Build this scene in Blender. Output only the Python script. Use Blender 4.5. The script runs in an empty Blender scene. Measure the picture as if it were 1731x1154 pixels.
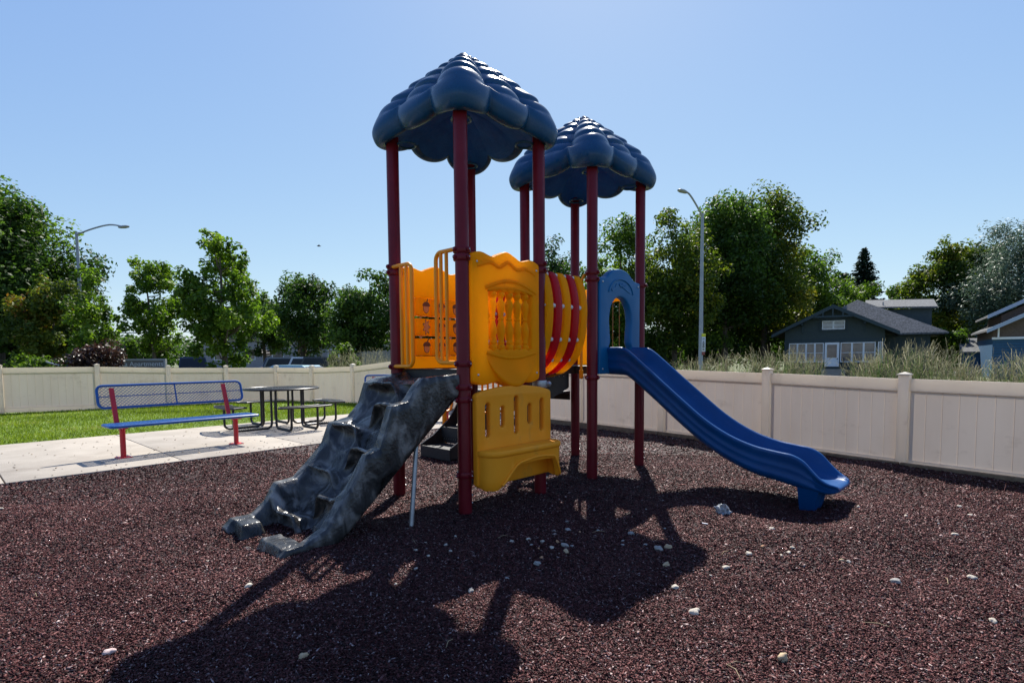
import bpy, bmesh, math, random
import numpy as np
from mathutils import Vector, Matrix, noise as mnoise
R = math.radians
random.seed(7)
scene = bpy.context.scene
COL = scene.collection

# ---------------------------------------------------------------- camera
F, HZ, PT, RL, HC = 923.246, 605.28, .0615, .0085, 1.38      # focal length / horizon in photo pixels, pitch, roll, eye height
CYP = HZ + F * math.tan(PT)
camd = bpy.data.cameras.new('camera'); cam = bpy.data.objects.new('camera', camd); COL.objects.link(cam)
camd.sensor_width = 36; camd.lens = F / 1731 * 36; camd.clip_end = 3000; camd.clip_start = .05
camd.shift_y = (CYP - 577) / 1731
cam.matrix_world = Matrix.Translation((0, 0, HC)) @ Matrix.Rotation(math.pi/2 - PT, 4, 'X') @ Matrix.Rotation(-RL, 4, 'Z')
scene.camera = cam
def ray(px, py):
    x2 = (px-865.5)/F; y2 = -(py-CYP)/F
    xc = x2*math.cos(RL)+y2*math.sin(RL); yc = -x2*math.sin(RL)+y2*math.cos(RL)
    return Vector((xc, math.cos(PT)+yc*math.sin(PT), -math.sin(PT)+yc*math.cos(PT)))
def ground(px, py, z=0.0):
    d = ray(px, py); return Vector((0, 0, HC)) + d*((z-HC)/d.z)
def atY(px, py, Y):
    d = ray(px, py); return Vector((0, 0, HC)) + d*(Y/d.y)

# ---------------------------------------------------------------- materials
MATS = {}
def nodes(name):
    m = bpy.data.materials.new(name); m.use_nodes = True
    return m, m.node_tree.nodes, m.node_tree.links, m.node_tree.nodes['Principled BSDF']
def mat(name, col, rough=.5, col2=None, scale=8., bump=0., bscale=60., metal=0., spec=.5, trans=0., coat=0., detail=4., tcol=None, stretch=None, stain=None):
    """plain or two-tone noise material, with optional bump and translucency"""
    if name in MATS: return MATS[name]
    m, N, L, P = nodes(name)
    P.inputs['Roughness'].default_value = rough; P.inputs['Metallic'].default_value = metal
    P.inputs['Specular IOR Level'].default_value = spec
    P.inputs['Coat Weight'].default_value = coat; P.inputs['Coat Roughness'].default_value = .15
    tc = N.new('ShaderNodeTexCoord'); vec = tc.outputs['Object']
    if stretch:
        mp = N.new('ShaderNodeMapping'); mp.inputs['Scale'].default_value = stretch; L.new(vec, mp.inputs['Vector']); vec = mp.outputs['Vector']
    src = None
    if col2:
        n = N.new('ShaderNodeTexNoise'); n.inputs['Scale'].default_value = scale; n.inputs['Detail'].default_value = detail; n.inputs['Roughness'].default_value = .6
        L.new(vec, n.inputs['Vector'])
        r = N.new('ShaderNodeValToRGB'); r.color_ramp.elements[0].position = .35; r.color_ramp.elements[1].position = .65
        r.color_ramp.elements[0].color = (*col, 1); r.color_ramp.elements[1].color = (*col2, 1)
        L.new(n.outputs['Fac'], r.inputs['Fac']); L.new(r.outputs['Color'], P.inputs['Base Color']); src = r.outputs['Color']
    else:
        P.inputs['Base Color'].default_value = (*col, 1)
    if stain:       # scuffs and dirt: patches with a shape of their own
        sc, sscale, lo, hi, amt, sst = stain
        mp2 = N.new('ShaderNodeMapping'); mp2.inputs['Scale'].default_value = sst; L.new(tc.outputs['Object'], mp2.inputs['Vector'])
        ns = N.new('ShaderNodeTexNoise'); ns.inputs['Scale'].default_value = sscale; ns.inputs['Detail'].default_value = 8; ns.inputs['Roughness'].default_value = .68; L.new(mp2.outputs[0], ns.inputs['Vector'])
        ms = N.new('ShaderNodeMapRange'); ms.inputs['From Min'].default_value = lo; ms.inputs['From Max'].default_value = hi; ms.inputs['To Max'].default_value = amt; L.new(ns.outputs['Fac'], ms.inputs['Value'])
        mc = N.new('ShaderNodeMixRGB'); L.new(ms.outputs['Result'], mc.inputs['Fac']); mc.inputs['Color2'].default_value = (*sc, 1)
        if src: L.new(src, mc.inputs['Color1'])
        else: mc.inputs['Color1'].default_value = (*col, 1)
        L.new(mc.outputs['Color'], P.inputs['Base Color']); src = mc.outputs['Color']
    # uneven gloss
    n2 = N.new('ShaderNodeTexNoise'); n2.inputs['Scale'].default_value = scale*2.3; n2.inputs['Detail'].default_value = 5; L.new(vec, n2.inputs['Vector'])
    mr = N.new('ShaderNodeMapRange'); mr.inputs['To Min'].default_value = max(0, rough-.09); mr.inputs['To Max'].default_value = min(1, rough+.12)
    L.new(n2.outputs['Fac'], mr.inputs['Value']); L.new(mr.outputs['Result'], P.inputs['Roughness'])
    if bump:
        b = N.new('ShaderNodeTexNoise'); b.inputs['Scale'].default_value = bscale; b.inputs['Detail'].default_value = 5; L.new(vec, b.inputs['Vector'])
        bn = N.new('ShaderNodeBump'); bn.inputs['Strength'].default_value = bump; bn.inputs['Distance'].default_value = .01
        L.new(b.outputs['Fac'], bn.inputs['Height']); L.new(bn.outputs['Normal'], P.inputs['Normal'])
    if trans:
        t = N.new('ShaderNodeBsdfTranslucent'); t.inputs['Color'].default_value = (*col, 1)
        if tcol: t.inputs['Color'].default_value = (*tcol, 1)
        elif src: L.new(src, t.inputs['Color'])
        mx = N.new('ShaderNodeMixShader'); mx.inputs['Fac'].default_value = trans
        L.new(P.outputs[0], mx.inputs[1]); L.new(t.outputs[0], mx.inputs[2]); L.new(mx.outputs[0], N['Material Output'].inputs['Surface'])
    MATS[name] = m; return m
def attr_mat(name, cols, rough=.6, trans=0., spec=.4, tcol=None):
    """colour chosen per chip / per leaf by the mesh attribute rnd"""
    if name in MATS: return MATS[name]
    m, N, L, P = nodes(name)
    a = N.new('ShaderNodeAttribute'); a.attribute_name = 'rnd'
    r = N.new('ShaderNodeValToRGB'); e = r.color_ramp.elements
    while len(e) < len(cols): e.new(.5)
    for i, (p, c) in enumerate(cols): e[i].position = p; e[i].color = (*c, 1)
    L.new(a.outputs['Fac'], r.inputs['Fac']); L.new(r.outputs['Color'], P.inputs['Base Color'])
    P.inputs['Roughness'].default_value = rough; P.inputs['Specular IOR Level'].default_value = spec
    if trans:
        t = N.new('ShaderNodeBsdfTranslucent')
        if tcol:
            g = N.new('ShaderNodeMixRGB'); g.blend_type = 'MULTIPLY'; g.inputs['Fac'].default_value = 1; g.inputs['Color2'].default_value = (*tcol, 1)
            L.new(r.outputs['Color'], g.inputs['Color1']); L.new(g.outputs['Color'], t.inputs['Color'])
        else: L.new(r.outputs['Color'], t.inputs['Color'])
        mx = N.new('ShaderNodeMixShader'); mx.inputs['Fac'].default_value = trans
        L.new(P.outputs[0], mx.inputs[1]); L.new(t.outputs[0], mx.inputs[2]); L.new(mx.outputs[0], N['Material Output'].inputs['Surface'])
    MATS[name] = m; return m

maroon = mat('maroon paint', (.12, .005, .011), .36, (.15, .008, .016), 5, .05, 90, spec=.22, stain=((.24, .06, .06), 8, .60, .78, .5, (1, 1, .5)))
yellow = mat('yellow plastic', (.96, .365, .002), .48, (.98, .41, .004), 2.2, .08, 160, trans=.46, spec=.07, tcol=(1, .62, .06), stain=((.35, .15, .02), 3.5, .58, .74, .45, (1, 1, .6)))
yellow_m = mat('yellow paint', (.86, .275, .003), .35, (.90, .31, .004), 4, spec=.35)
mustard = mat('mustard plastic', (.96, .335, .014), .48, (.99, .375, .022), 2.2, .10, 140, trans=.10, spec=.16, tcol=(.95, .60, .10), stain=((.42, .20, .05), 4, .56, .74, .5, (1, 1, .7)))
red_pl = mat('red plastic', (.56, .008, .018), .4, (.62, .012, .024), 3, .06, 150, trans=.5, spec=.3)
roof_blue = mat('roof blue plastic', (.003, .055, .138), .26, (.005, .066, .165), 4, .05, 120, spec=.36, trans=.14, stain=((.07, .12, .20), 3.0, .55, .78, .5, (1, 1, 1)))
under_blue = mat('roof underside lit plastic', (.006, .09, .34), .5, (.010, .12, .42), 9, 1.0, 28, trans=.3, spec=.3)  # brighter blue than the roof: light shining through is put in the colour
slide_blue = mat('slide blue plastic', (.001, .053, .180), .34, (.002, .063, .21), 3, .06, 130, trans=.05, spec=.25, stain=((.06, .15, .30), 5, .56, .78, .35, (2.2, .35, 1)))
hood_blue = mat('hood blue plastic', (.003, .11, .27), .42, (.005, .125, .30), 3, .08, 130, trans=.08, spec=.3)
bench_blue = mat('bench blue coating', (.003, .075, .27), .38, (.005, .085, .31), 6, .05, 150, spec=.4)
bench_red = mat('bench red coating', (.50, .012, .022), .36, (.55, .018, .03), 6, .05, 150)
black_c = mat('black coating', (.010, .010, .011), .38, (.016, .016, .018), 8, .06, 150, spec=.4)
deck_m = mat('dark deck coating', (.011, .0105, .0105), .5, (.018, .017, .017), 9, .2, 120)
steel = mat('galvanised steel', (.32, .33, .34), .45, (.42, .43, .44), 12, metal=.75)
bolt_m = mat('bolt steel', (.5, .5, .5), .35, metal=.9)
knuckle = mat('pale knuckle plastic', (.62, .58, .55), .5)
vinyl = mat('beige vinyl', (.62, .51, .405), .45, (.67, .56, .45), 1.6, .05, 60, trans=.17, spec=.25, stretch=(1.5, 1.5, .4), stain=((.26, .18, .12), 2.2, .56, .80, .55, (1, 1, 1.6)))
vinyl_f = mat('beige vinyl frame', (.76, .69, .59), .45, (.79, .72, .62), 2, .05, 60, trans=.46, spec=.3, stain=((.34, .25, .18), 3, .58, .80, .5, (1, 1, .8)))
timber = mat('timber edging', (.16, .10, .055), .8, (.24, .16, .09), 14, .4, 40)
lamp_m = mat('lamp pole metal', (.24, .27, .31), .5, (.30, .33, .37), 6)
white_p = mat('white paint', (.72, .74, .78), .5, (.78, .80, .82), 6)
roof_sh = mat('grey shingles', (.075, .078, .08), .9, (.17, .175, .18), 9, .6, 40, spec=.2)
house_gr = mat('dark green siding', (.036, .056, .060), .75, (.046, .067, .071), 6, .3, 30)
house_tr = mat('dark trim', (.018, .04, .05), .6)
house_bl = mat('blue siding', (.012, .075, .16), .65, (.016, .09, .19), 6)
house_br = mat('brown shingle siding', (.10, .07, .055), .8, (.14, .10, .08), 12, .5, 40)
barge_m = mat('pale blue barge board', (.33, .40, .50), .5)
bark_m = mat('bark', (.055, .042, .032), .9, (.11, .085, .065), 10, .8, 25, stretch=(4, 4, 1))
pale_w = mat('pale stucco', (.26, .25, .27), .85, (.31, .30, .32), 5)
brick_m = mat('brick', (.26, .12, .09), .85, (.42, .30, .26), 30)
rubber = mat('tyre rubber', (.015, .015, .016), .7)

def rock_mat():
    m, N, L, P = nodes('marbled rock plastic'); tc = N.new('ShaderNodeTexCoord')
    mp = N.new('ShaderNodeMapping'); mp.inputs['Scale'].default_value = (1.3, 1.2, .9); mp.inputs['Rotation'].default_value = (.3, .9, .5)
    L.new(tc.outputs['Object'], mp.inputs['Vector'])
    n = N.new('ShaderNodeTexNoise'); n.inputs['Scale'].default_value = 4.2; n.inputs['Detail'].default_value = 6; n.inputs['Distortion'].default_value = 1.3
    L.new(mp.outputs[0], n.inputs['Vector'])
    r = N.new('ShaderNodeValToRGB'); e = r.color_ramp.elements
    e[0].position = .30; e[0].color = (.007, .0065, .006, 1); e[1].position = .72; e[1].color = (.235, .225, .21, 1)
    k = e.new(.5); k.color = (.046, .045, .043, 1)
    L.new(n.outputs['Fac'], r.inputs['Fac']); L.new(r.outputs['Color'], P.inputs['Base Color'])
    P.inputs['Roughness'].default_value = .25; P.inputs['Specular IOR Level'].default_value = .30
    b = N.new('ShaderNodeTexNoise'); b.inputs['Scale'].default_value = 38; b.inputs['Detail'].default_value = 7; L.new(tc.outputs['Object'], b.inputs['Vector'])
    bn = N.new('ShaderNodeBump'); bn.inputs['Strength'].default_value = .6; bn.inputs['Distance'].default_value = .012
    L.new(b.outputs['Fac'], bn.inputs['Height']); L.new(bn.outputs['Normal'], P.inputs['Normal'])
    return m
rock_m = rock_mat()

# ---------------------------------------------------------------- mesh helpers
def link(o, parent=None):
    COL.objects.link(o)
    if parent is not None: o.parent = parent
    return o
def tag(o, label=None, cat=None, group=None, kind=None):
    if label: o['label'] = label
    if cat: o['category'] = cat
    if group: o['group'] = group
    if kind: o['kind'] = kind
    return o
def empty(name, loc=(0, 0, 0), rz=0., label=None, cat=None, group=None):
    o = bpy.data.objects.new(name, None); link(o); o.location = loc; o.rotation_euler = (0, 0, rz); o.empty_display_size = .2
    return tag(o, label, cat, group)
def frames(pts):
    T = []
    n = len(pts)
    for i in range(n):
        a = pts[max(i-1, 0)]; b = pts[min(i+1, n-1)]; T.append((b-a).normalized())
    ref = Vector((0, 0, 1)) if abs(T[0].z) < .9 else Vector((1, 0, 0))
    nrm = T[0].cross(ref).normalized(); out = []
    for t in T:
        nrm = (nrm - t*nrm.dot(t)); nrm = nrm.normalized() if nrm.length > 1e-6 else t.orthogonal().normalized()
        out.append((t, nrm, t.cross(nrm)))
    return out
class MB:
    def __init__(s): s.v = []; s.f = []; s.m = []
    def add(s, vs, fs, mi=0):
        b = len(s.v); s.v += [tuple(p) for p in vs]; s.f += [tuple(b+i for i in f) for f in fs]; s.m += [mi]*len(fs); return s
    def box(s, c, d, mi=0, rot=None, bev=0.):
        bm = bmesh.new(); bmesh.ops.create_cube(bm, size=1)
        for v in bm.verts: v.co = Vector((v.co.x*d[0], v.co.y*d[1], v.co.z*d[2]))
        if bev: bmesh.ops.bevel(bm, geom=bm.edges[:], offset=bev, segments=2, profile=.5, affect='EDGES')
        c = Vector(c); bm.verts.index_update()
        vs = [(rot @ v.co if rot else v.co) + c for v in bm.verts]; fs = [[v.index for v in f.verts] for f in bm.faces]; bm.free()
        return s.add(vs, fs, mi)
    def bar(s, a, b, w, h, mi=0):      # rectangular bar from a to b (w across, h along the up-ish axis)
        a = Vector(a); b = Vector(b); t = (b-a).normalized(); ref = Vector((0, 0, 1)) if abs(t.z) < .95 else Vector((1, 0, 0))
        x = t.cross(ref).normalized()*w/2; y = x.cross(t).normalized()*h/2
        vs = [p+i*x+j*y for p in (a, b) for i, j in ((-1, -1), (1, -1), (1, 1), (-1, 1))]
        return s.add(vs, [(3, 2, 1, 0), (4, 5, 6, 7), (0, 1, 5, 4), (1, 2, 6, 5), (2, 3, 7, 6), (3, 0, 4, 7)], mi)
    def tube(s, pts, r, n=10, mi=0, cap=True):
        pts = [Vector(p) for p in pts]; rs = r if isinstance(r, (list, tuple)) else [r]*len(pts)
        vs = []
        for p, rr, (t, a, b) in zip(pts, rs, frames(pts)):
            for k in range(n):
                an = 2*math.pi*k/n; vs.append(p+(a*math.cos(an)+b*math.sin(an))*rr)
        fs = [(i*n+k, i*n+(k+1) % n, (i+1)*n+(k+1) % n, (i+1)*n+k) for i in range(len(pts)-1) for k in range(n)]
        if cap: fs += [tuple(range(n-1, -1, -1)), tuple((len(pts)-1)*n+k for k in range(n))]
        return s.add(vs, fs, mi)
    def lathe(s, prof, c=(0, 0, 0), n=20, mi=0, rot=None):
        c = Vector(c); vs = []
        for r, z in prof:
            for k in range(n):
                p = Vector((r*math.cos(2*math.pi*k/n), r*math.sin(2*math.pi*k/n), z)); vs.append((rot @ p if rot else p)+c)
        m = len(prof)
        fs = [(i*n+k, i*n+(k+1) % n, (i+1)*n+(k+1) % n, (i+1)*n+k) for i in range(m-1) for k in range(n)]
        if prof[0][0] > 1e-5: fs.append(tuple(range(n-1, -1, -1)))
        if prof[-1][0] > 1e-5: fs.append(tuple((m-1)*n+k for k in range(n)))
        return s.add(vs, fs, mi)
    def ball(s, c, r, n=10, mi=0):
        r = r if isinstance(r, (list, tuple)) else (r, r, r); c = Vector(c); m = max(4, n//2)
        vs = [c+Vector((r[0]*math.sin(math.pi*i/m)*math.cos(2*math.pi*k/n), r[1]*math.sin(math.pi*i/m)*math.sin(2*math.pi*k/n), -r[2]*math.cos(math.pi*i/m))) for i in range(m+1) for k in range(n)]
        return s.add(vs, [(i*n+k, i*n+(k+1) % n, (i+1)*n+(k+1) % n, (i+1)*n+k) for i in range(m) for k in range(n)], mi)
    def prism(s, poly, fn, a, b, mi=0):   # polygon (x,y) swept between depth a and b; fn(x,y,d)->point
        n = len(poly); vs = [fn(x, y, a) for x, y in poly]+[fn(x, y, b) for x, y in poly]
        fs = [tuple(range(n-1, -1, -1)), tuple(range(n, 2*n))]+[(k, (k+1) % n, n+(k+1) % n, n+k) for k in range(n)]
        return s.add(vs, fs, mi)
    def build(s, name, mats, parent=None, smooth=35, loc=None, clean=True):
        me = bpy.data.meshes.new(name); me.from_pydata(s.v, [], s.f)
        for m in (mats if isinstance(mats, (list, tuple)) else [mats]): me.materials.append(m)
        if len(set(s.m)) > 1: me.polygons.foreach_set('material_index', s.m)
        if clean:
            bm = bmesh.new(); bm.from_mesh(me); bmesh.ops.remove_doubles(bm, verts=bm.verts, dist=1e-5)
            bmesh.ops.recalc_face_normals(bm, faces=bm.faces); bm.to_mesh(me); bm.free()
        if smooth:
            me.polygons.foreach_set('use_smooth', [True]*len(me.polygons)); me.set_sharp_from_angle(angle=R(smooth))
        me.update()
        o = bpy.data.objects.new(name, me); link(o, parent)
        if loc: o.location = loc
        return o
def catmull(pts, n=8, closed=False):
    P = [Vector((*p, 0)) if len(p) == 2 else Vector(p) for p in pts]; out = []; m = len(P)
    for i in range(m if closed else m-1):
        p0 = P[(i-1) % m] if closed or i else P[0]; p1 = P[i]; p2 = P[(i+1) % m]; p3 = P[(i+2) % m] if closed or i+2 < m else P[-1]
        for k in range(n):
            t = k/n; out.append(.5*((2*p1)+(p2-p0)*t+(2*p0-5*p1+4*p2-p3)*t*t+(3*p1-p0-3*p2+p3)*t**3))
    if not closed: out.append(P[-1])
    return out
def rrect(x0, x1, y0, y1, r, n=6):
    out = []
    for cx, cy, a in ((x1-r, y1-r, 0), (x0+r, y1-r, 90), (x0+r, y0+r, 180), (x1-r, y0+r, 270)):
        for k in range(n+1): out.append((cx+r*math.cos(R(a+90*k/n)), cy+r*math.sin(R(a+90*k/n))))
    return out
def plate(mb, outline, holes, depth, bevel, fn, mi=0):
    """flat panel with holes and rounded edges; the outline lies in (x,y), thickness along d; fn(x,y,d)->point"""
    cu = bpy.data.curves.new('tmp', 'CURVE'); cu.dimensions = '2D'; cu.fill_mode = 'BOTH'
    cu.extrude = depth/2-bevel; cu.bevel_depth = bevel; cu.bevel_resolution = 2; cu.offset = -bevel
    for pl in [outline]+list(holes):
        sp = cu.splines.new('POLY'); sp.points.add(len(pl)-1)
        for q, p in zip(sp.points, pl): q.co = (p[0], p[1], 0, 1)
        sp.use_cyclic_u = True
    ob = bpy.data.objects.new('tmp', cu); COL.objects.link(ob)
    dg = bpy.context.evaluated_depsgraph_get(); me = bpy.data.meshes.new_from_object(ob.evaluated_get(dg))
    mb.add([fn(v.co.x, v.co.y, v.co.z) for v in me.vertices], [tuple(p.vertices) for p in me.polygons], mi)
    bpy.data.objects.remove(ob); bpy.data.curves.remove(cu); bpy.data.meshes.remove(me)
    return mb
def mesh_np(name, V, Fc, m, rnd=None, parent=None, smooth=False):
    """fast mesh from numpy arrays; Fc is (n,3) or (n,4)"""
    me = bpy.data.meshes.new(name); k = Fc.shape[1]
    me.vertices.add(len(V)); me.vertices.foreach_set('co', V.astype(np.float32).ravel())
    me.loops.add(Fc.size); me.loops.foreach_set('vertex_index', Fc.astype(np.int32).ravel())
    me.polygons.add(len(Fc)); me.polygons.foreach_set('loop_start', np.arange(0, Fc.size, k, dtype=np.int32))
    if rnd is not None:
        a = me.attributes.new('rnd', 'FLOAT', 'POINT'); a.data.foreach_set('value', rnd.astype(np.float32))
    me.materials.append(m)
    if smooth: me.polygons.foreach_set('use_smooth', np.ones(len(Fc), bool))
    me.update(calc_edges=True)
    o = bpy.data.objects.new(name, me); return link(o, parent)
def copy_tree(o, parent=None):
    c = o.copy(); COL.objects.link(c); c.parent = parent
    for ch in o.children: copy_tree(ch, c)
    return c

# ---------------------------------------------------------------- light and sky
SUN_AZ, SUN_EL = R(8.0), R(48.6)
world = bpy.data.worlds.new('World'); scene.world = world; world.use_nodes = True
WN, WL = world.node_tree.nodes, world.node_tree.links
sky = WN.new('ShaderNodeTexSky'); sky.sky_type = 'NISHITA'; sky.sun_disc = False
sky.sun_elevation = SUN_EL; sky.sun_rotation = SUN_AZ; sky.air_density = 1.0; sky.dust_density = .35; sky.ozone_density = 2.2; sky.altitude = 300
WN['Background'].inputs['Strength'].default_value = .0637
# the sky texture with its contrast toward the horizon eased, channel by channel
sp = WN.new('ShaderNodeSeparateColor'); cb = WN.new('ShaderNodeCombineColor'); WL.new(sky.outputs['Color'], sp.inputs[0])
for ch, (ex, k) in enumerate(((.67, 1.67), (.58, 2.19), (.25, 4.75))):
    pw = WN.new('ShaderNodeMath'); pw.operation = 'POWER'; pw.inputs[1].default_value = ex; WL.new(sp.outputs[ch], pw.inputs[0])
    ml = WN.new('ShaderNodeMath'); ml.operation = 'MULTIPLY'; ml.inputs[1].default_value = k; WL.new(pw.outputs[0], ml.inputs[0]); WL.new(ml.outputs[0], cb.inputs[ch])
WL.new(cb.outputs[0], WN['Background'].inputs['Color'])
sd = bpy.data.lights.new('sun', 'SUN'); sd.energy = 5.0; sd.angle = R(.53); sd.color = (1, .95, .87)
sun = bpy.data.objects.new('sun', sd); link(sun)
to_sun = Vector((math.sin(SUN_AZ)*math.cos(SUN_EL), math.cos(SUN_AZ)*math.cos(SUN_EL), math.sin(SUN_EL)))
sun.rotation_euler = to_sun.to_track_quat('Z', 'Y').to_euler(); sun.location = to_sun*60
vs = scene.view_settings; vs.view_transform = 'Standard'; vs.look = 'None'; vs.exposure = 0.90; vs.gamma = 1; vs.use_curve_mapping = False
scene.render.film_transparent = False
scene.cycles.max_bounces = 8; scene.cycles.transparent_max_bounces = 8
try: scene.cycles.use_denoising = True
except Exception: pass

# ================================================================ THE GROUND
EDGE = np.array([.73, -.683])            # normal of the straight edge between path and mulch (points to the mulch)
EDGE_C, LAWN_C = -7.765, -11.42          # mulch/path edge and path/lawn edge along that normal
EDIR = np.array([.683, .73])
FENCE = [(-13.2, 14.07, .11, 1.245), (-11.57, 15.25, .08, 1.24), (-10.2, 16.23, .06, 1.18), (-8.96, 17.13, .04, 1.155), (-7.76, 18.0, .015, 1.136),
         (-6.2, 16.95, .02, 1.134), (-4.73, 16.25, .04, 1.175), (-3.14, 14.72, .10, 1.33), (-1.5, 13.4, .10, 1.27), (.05, 12.0, .06, 1.20),
         (1.35, 10.75, .04, 1.185), (2.60, 9.42, .02, 1.165), (3.80, 8.12, .0, 1.127), (4.86, 6.75, -.02, 1.085), (5.98, 5.45, -.04, 1.055)]
FENCE.insert(0, (-14.9, 12.84, .12, 1.25)); FENCE.append((7.1, 4.15, -.05, 1.04))
def mound(x, y):
    """height of the mulch bed"""
    n = mnoise.noise((x*.55+3, y*.55, 2.7))*.060 + mnoise.noise((x*1.7, y*1.7+5, .3))*.032 + mnoise.noise((x*5, y*5, 9.3))*.008
    q = x*EDGE[0]+y*EDGE[1]-EDGE_C
    up = .105*math.exp(-max(q, 0)/.45)
    k = min(1, max(q, 0)/.4)
    dx, dy = x-2.35, y-4.75      # hollow and rim by the slide exit
    d = math.hypot(dx, dy); n += -.055*math.exp(-(d/.42)**2)+.045*math.exp(-((d-.75)/.25)**2); d = math.hypot(x+2.0, y-3.75); n += .028*math.exp(-((d-.62)/.22)**2)
    for ax, ay in ((-.437, 4.80), (.28, 5.51), (-1.14, 5.5), (.92, 6.17), (1.6, 6.9)): n *= 1-.7*math.exp(-((x-ax)**2+(y-ay)**2)/.09)
    return n*k*.9 + up
# terrain sheet to the horizon
m_ground = mat('dry grass ground', (.07, .10, .03), .9, (.12, .12, .05), .6, .5, 30)
MB().add([(-900, -60, -.16), (900, -60, -.16), (900, 1500, -.16), (-900, 1500, -.16)], [(0, 1, 2, 3)]).build('ground', m_ground, smooth=0)['kind'] = 'structure'
# mulch bed
def mulch_mat():
    m, N, L, P = nodes('mulch base'); tc = N.new('ShaderNodeTexCoord')
    v = N.new('ShaderNodeTexVoronoi'); v.inputs['Scale'].default_value = 70; L.new(tc.outputs['Object'], v.inputs['Vector'])
    r = N.new('ShaderNodeValToRGB'); e = r.color_ramp.elements; e[0].color = (.008, .004, .004, 1); e[1].color = (.055, .021, .021, 1)
    L.new(v.outputs['Color'], r.inputs['Fac']); L.new(r.outputs['Color'], P.inputs['Base Color']); P.inputs['Roughness'].default_value = .75
    b = N.new('ShaderNodeBump'); b.inputs['Strength'].default_value = 1; b.inputs['Distance'].default_value = .012
    L.new(v.outputs['Distance'], b.inputs['Height']); L.new(b.outputs['Normal'], P.inputs['Normal']); return m
def in_yard(x, y):
    for (x0, y0, *_), (x1, y1, *_) in zip(FENCE[:-1], FENCE[1:]):
        pass
    return True
def fence_y(x):
    return float(np.interp(x, [p[0] for p in FENCE], [p[1] for p in FENCE]))
bmv = {}; mb = MB(); st = .12
for i in range(int(19/st)+1):
    x = -11+i*st
    for j in range(int(13/st)+1):
        y = .2+j*st
        # keep the grid on the mulch side of the path edge by sliding vertices onto it
        q = x*EDGE[0]+y*EDGE[1]-EDGE_C
        bmv[i, j] = (x, y, q)
for (i, j), (x, y, q) in list(bmv.items()):
    if q < 0: x2, y2 = x-EDGE[0]*q, y-EDGE[1]*q
    else: x2, y2 = x, y
    bmv[i, j] = (x2, y2, q)
idx = {}
for k, (x, y, q) in bmv.items():
    if q > -st*1.1: idx[k] = len(mb.v); mb.v.append((x, y, mound(x, y)))
for (i, j) in bmv:
    ks = [(i, j), (i+1, j), (i+1, j+1), (i, j+1)]
    if all(k in idx for k in ks): mb.f.append(tuple(idx[k] for k in ks)); mb.m.append(0)
o = mb.build('mulch_bed', mulch_mat(), smooth=180); o['kind'] = 'structure'
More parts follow.
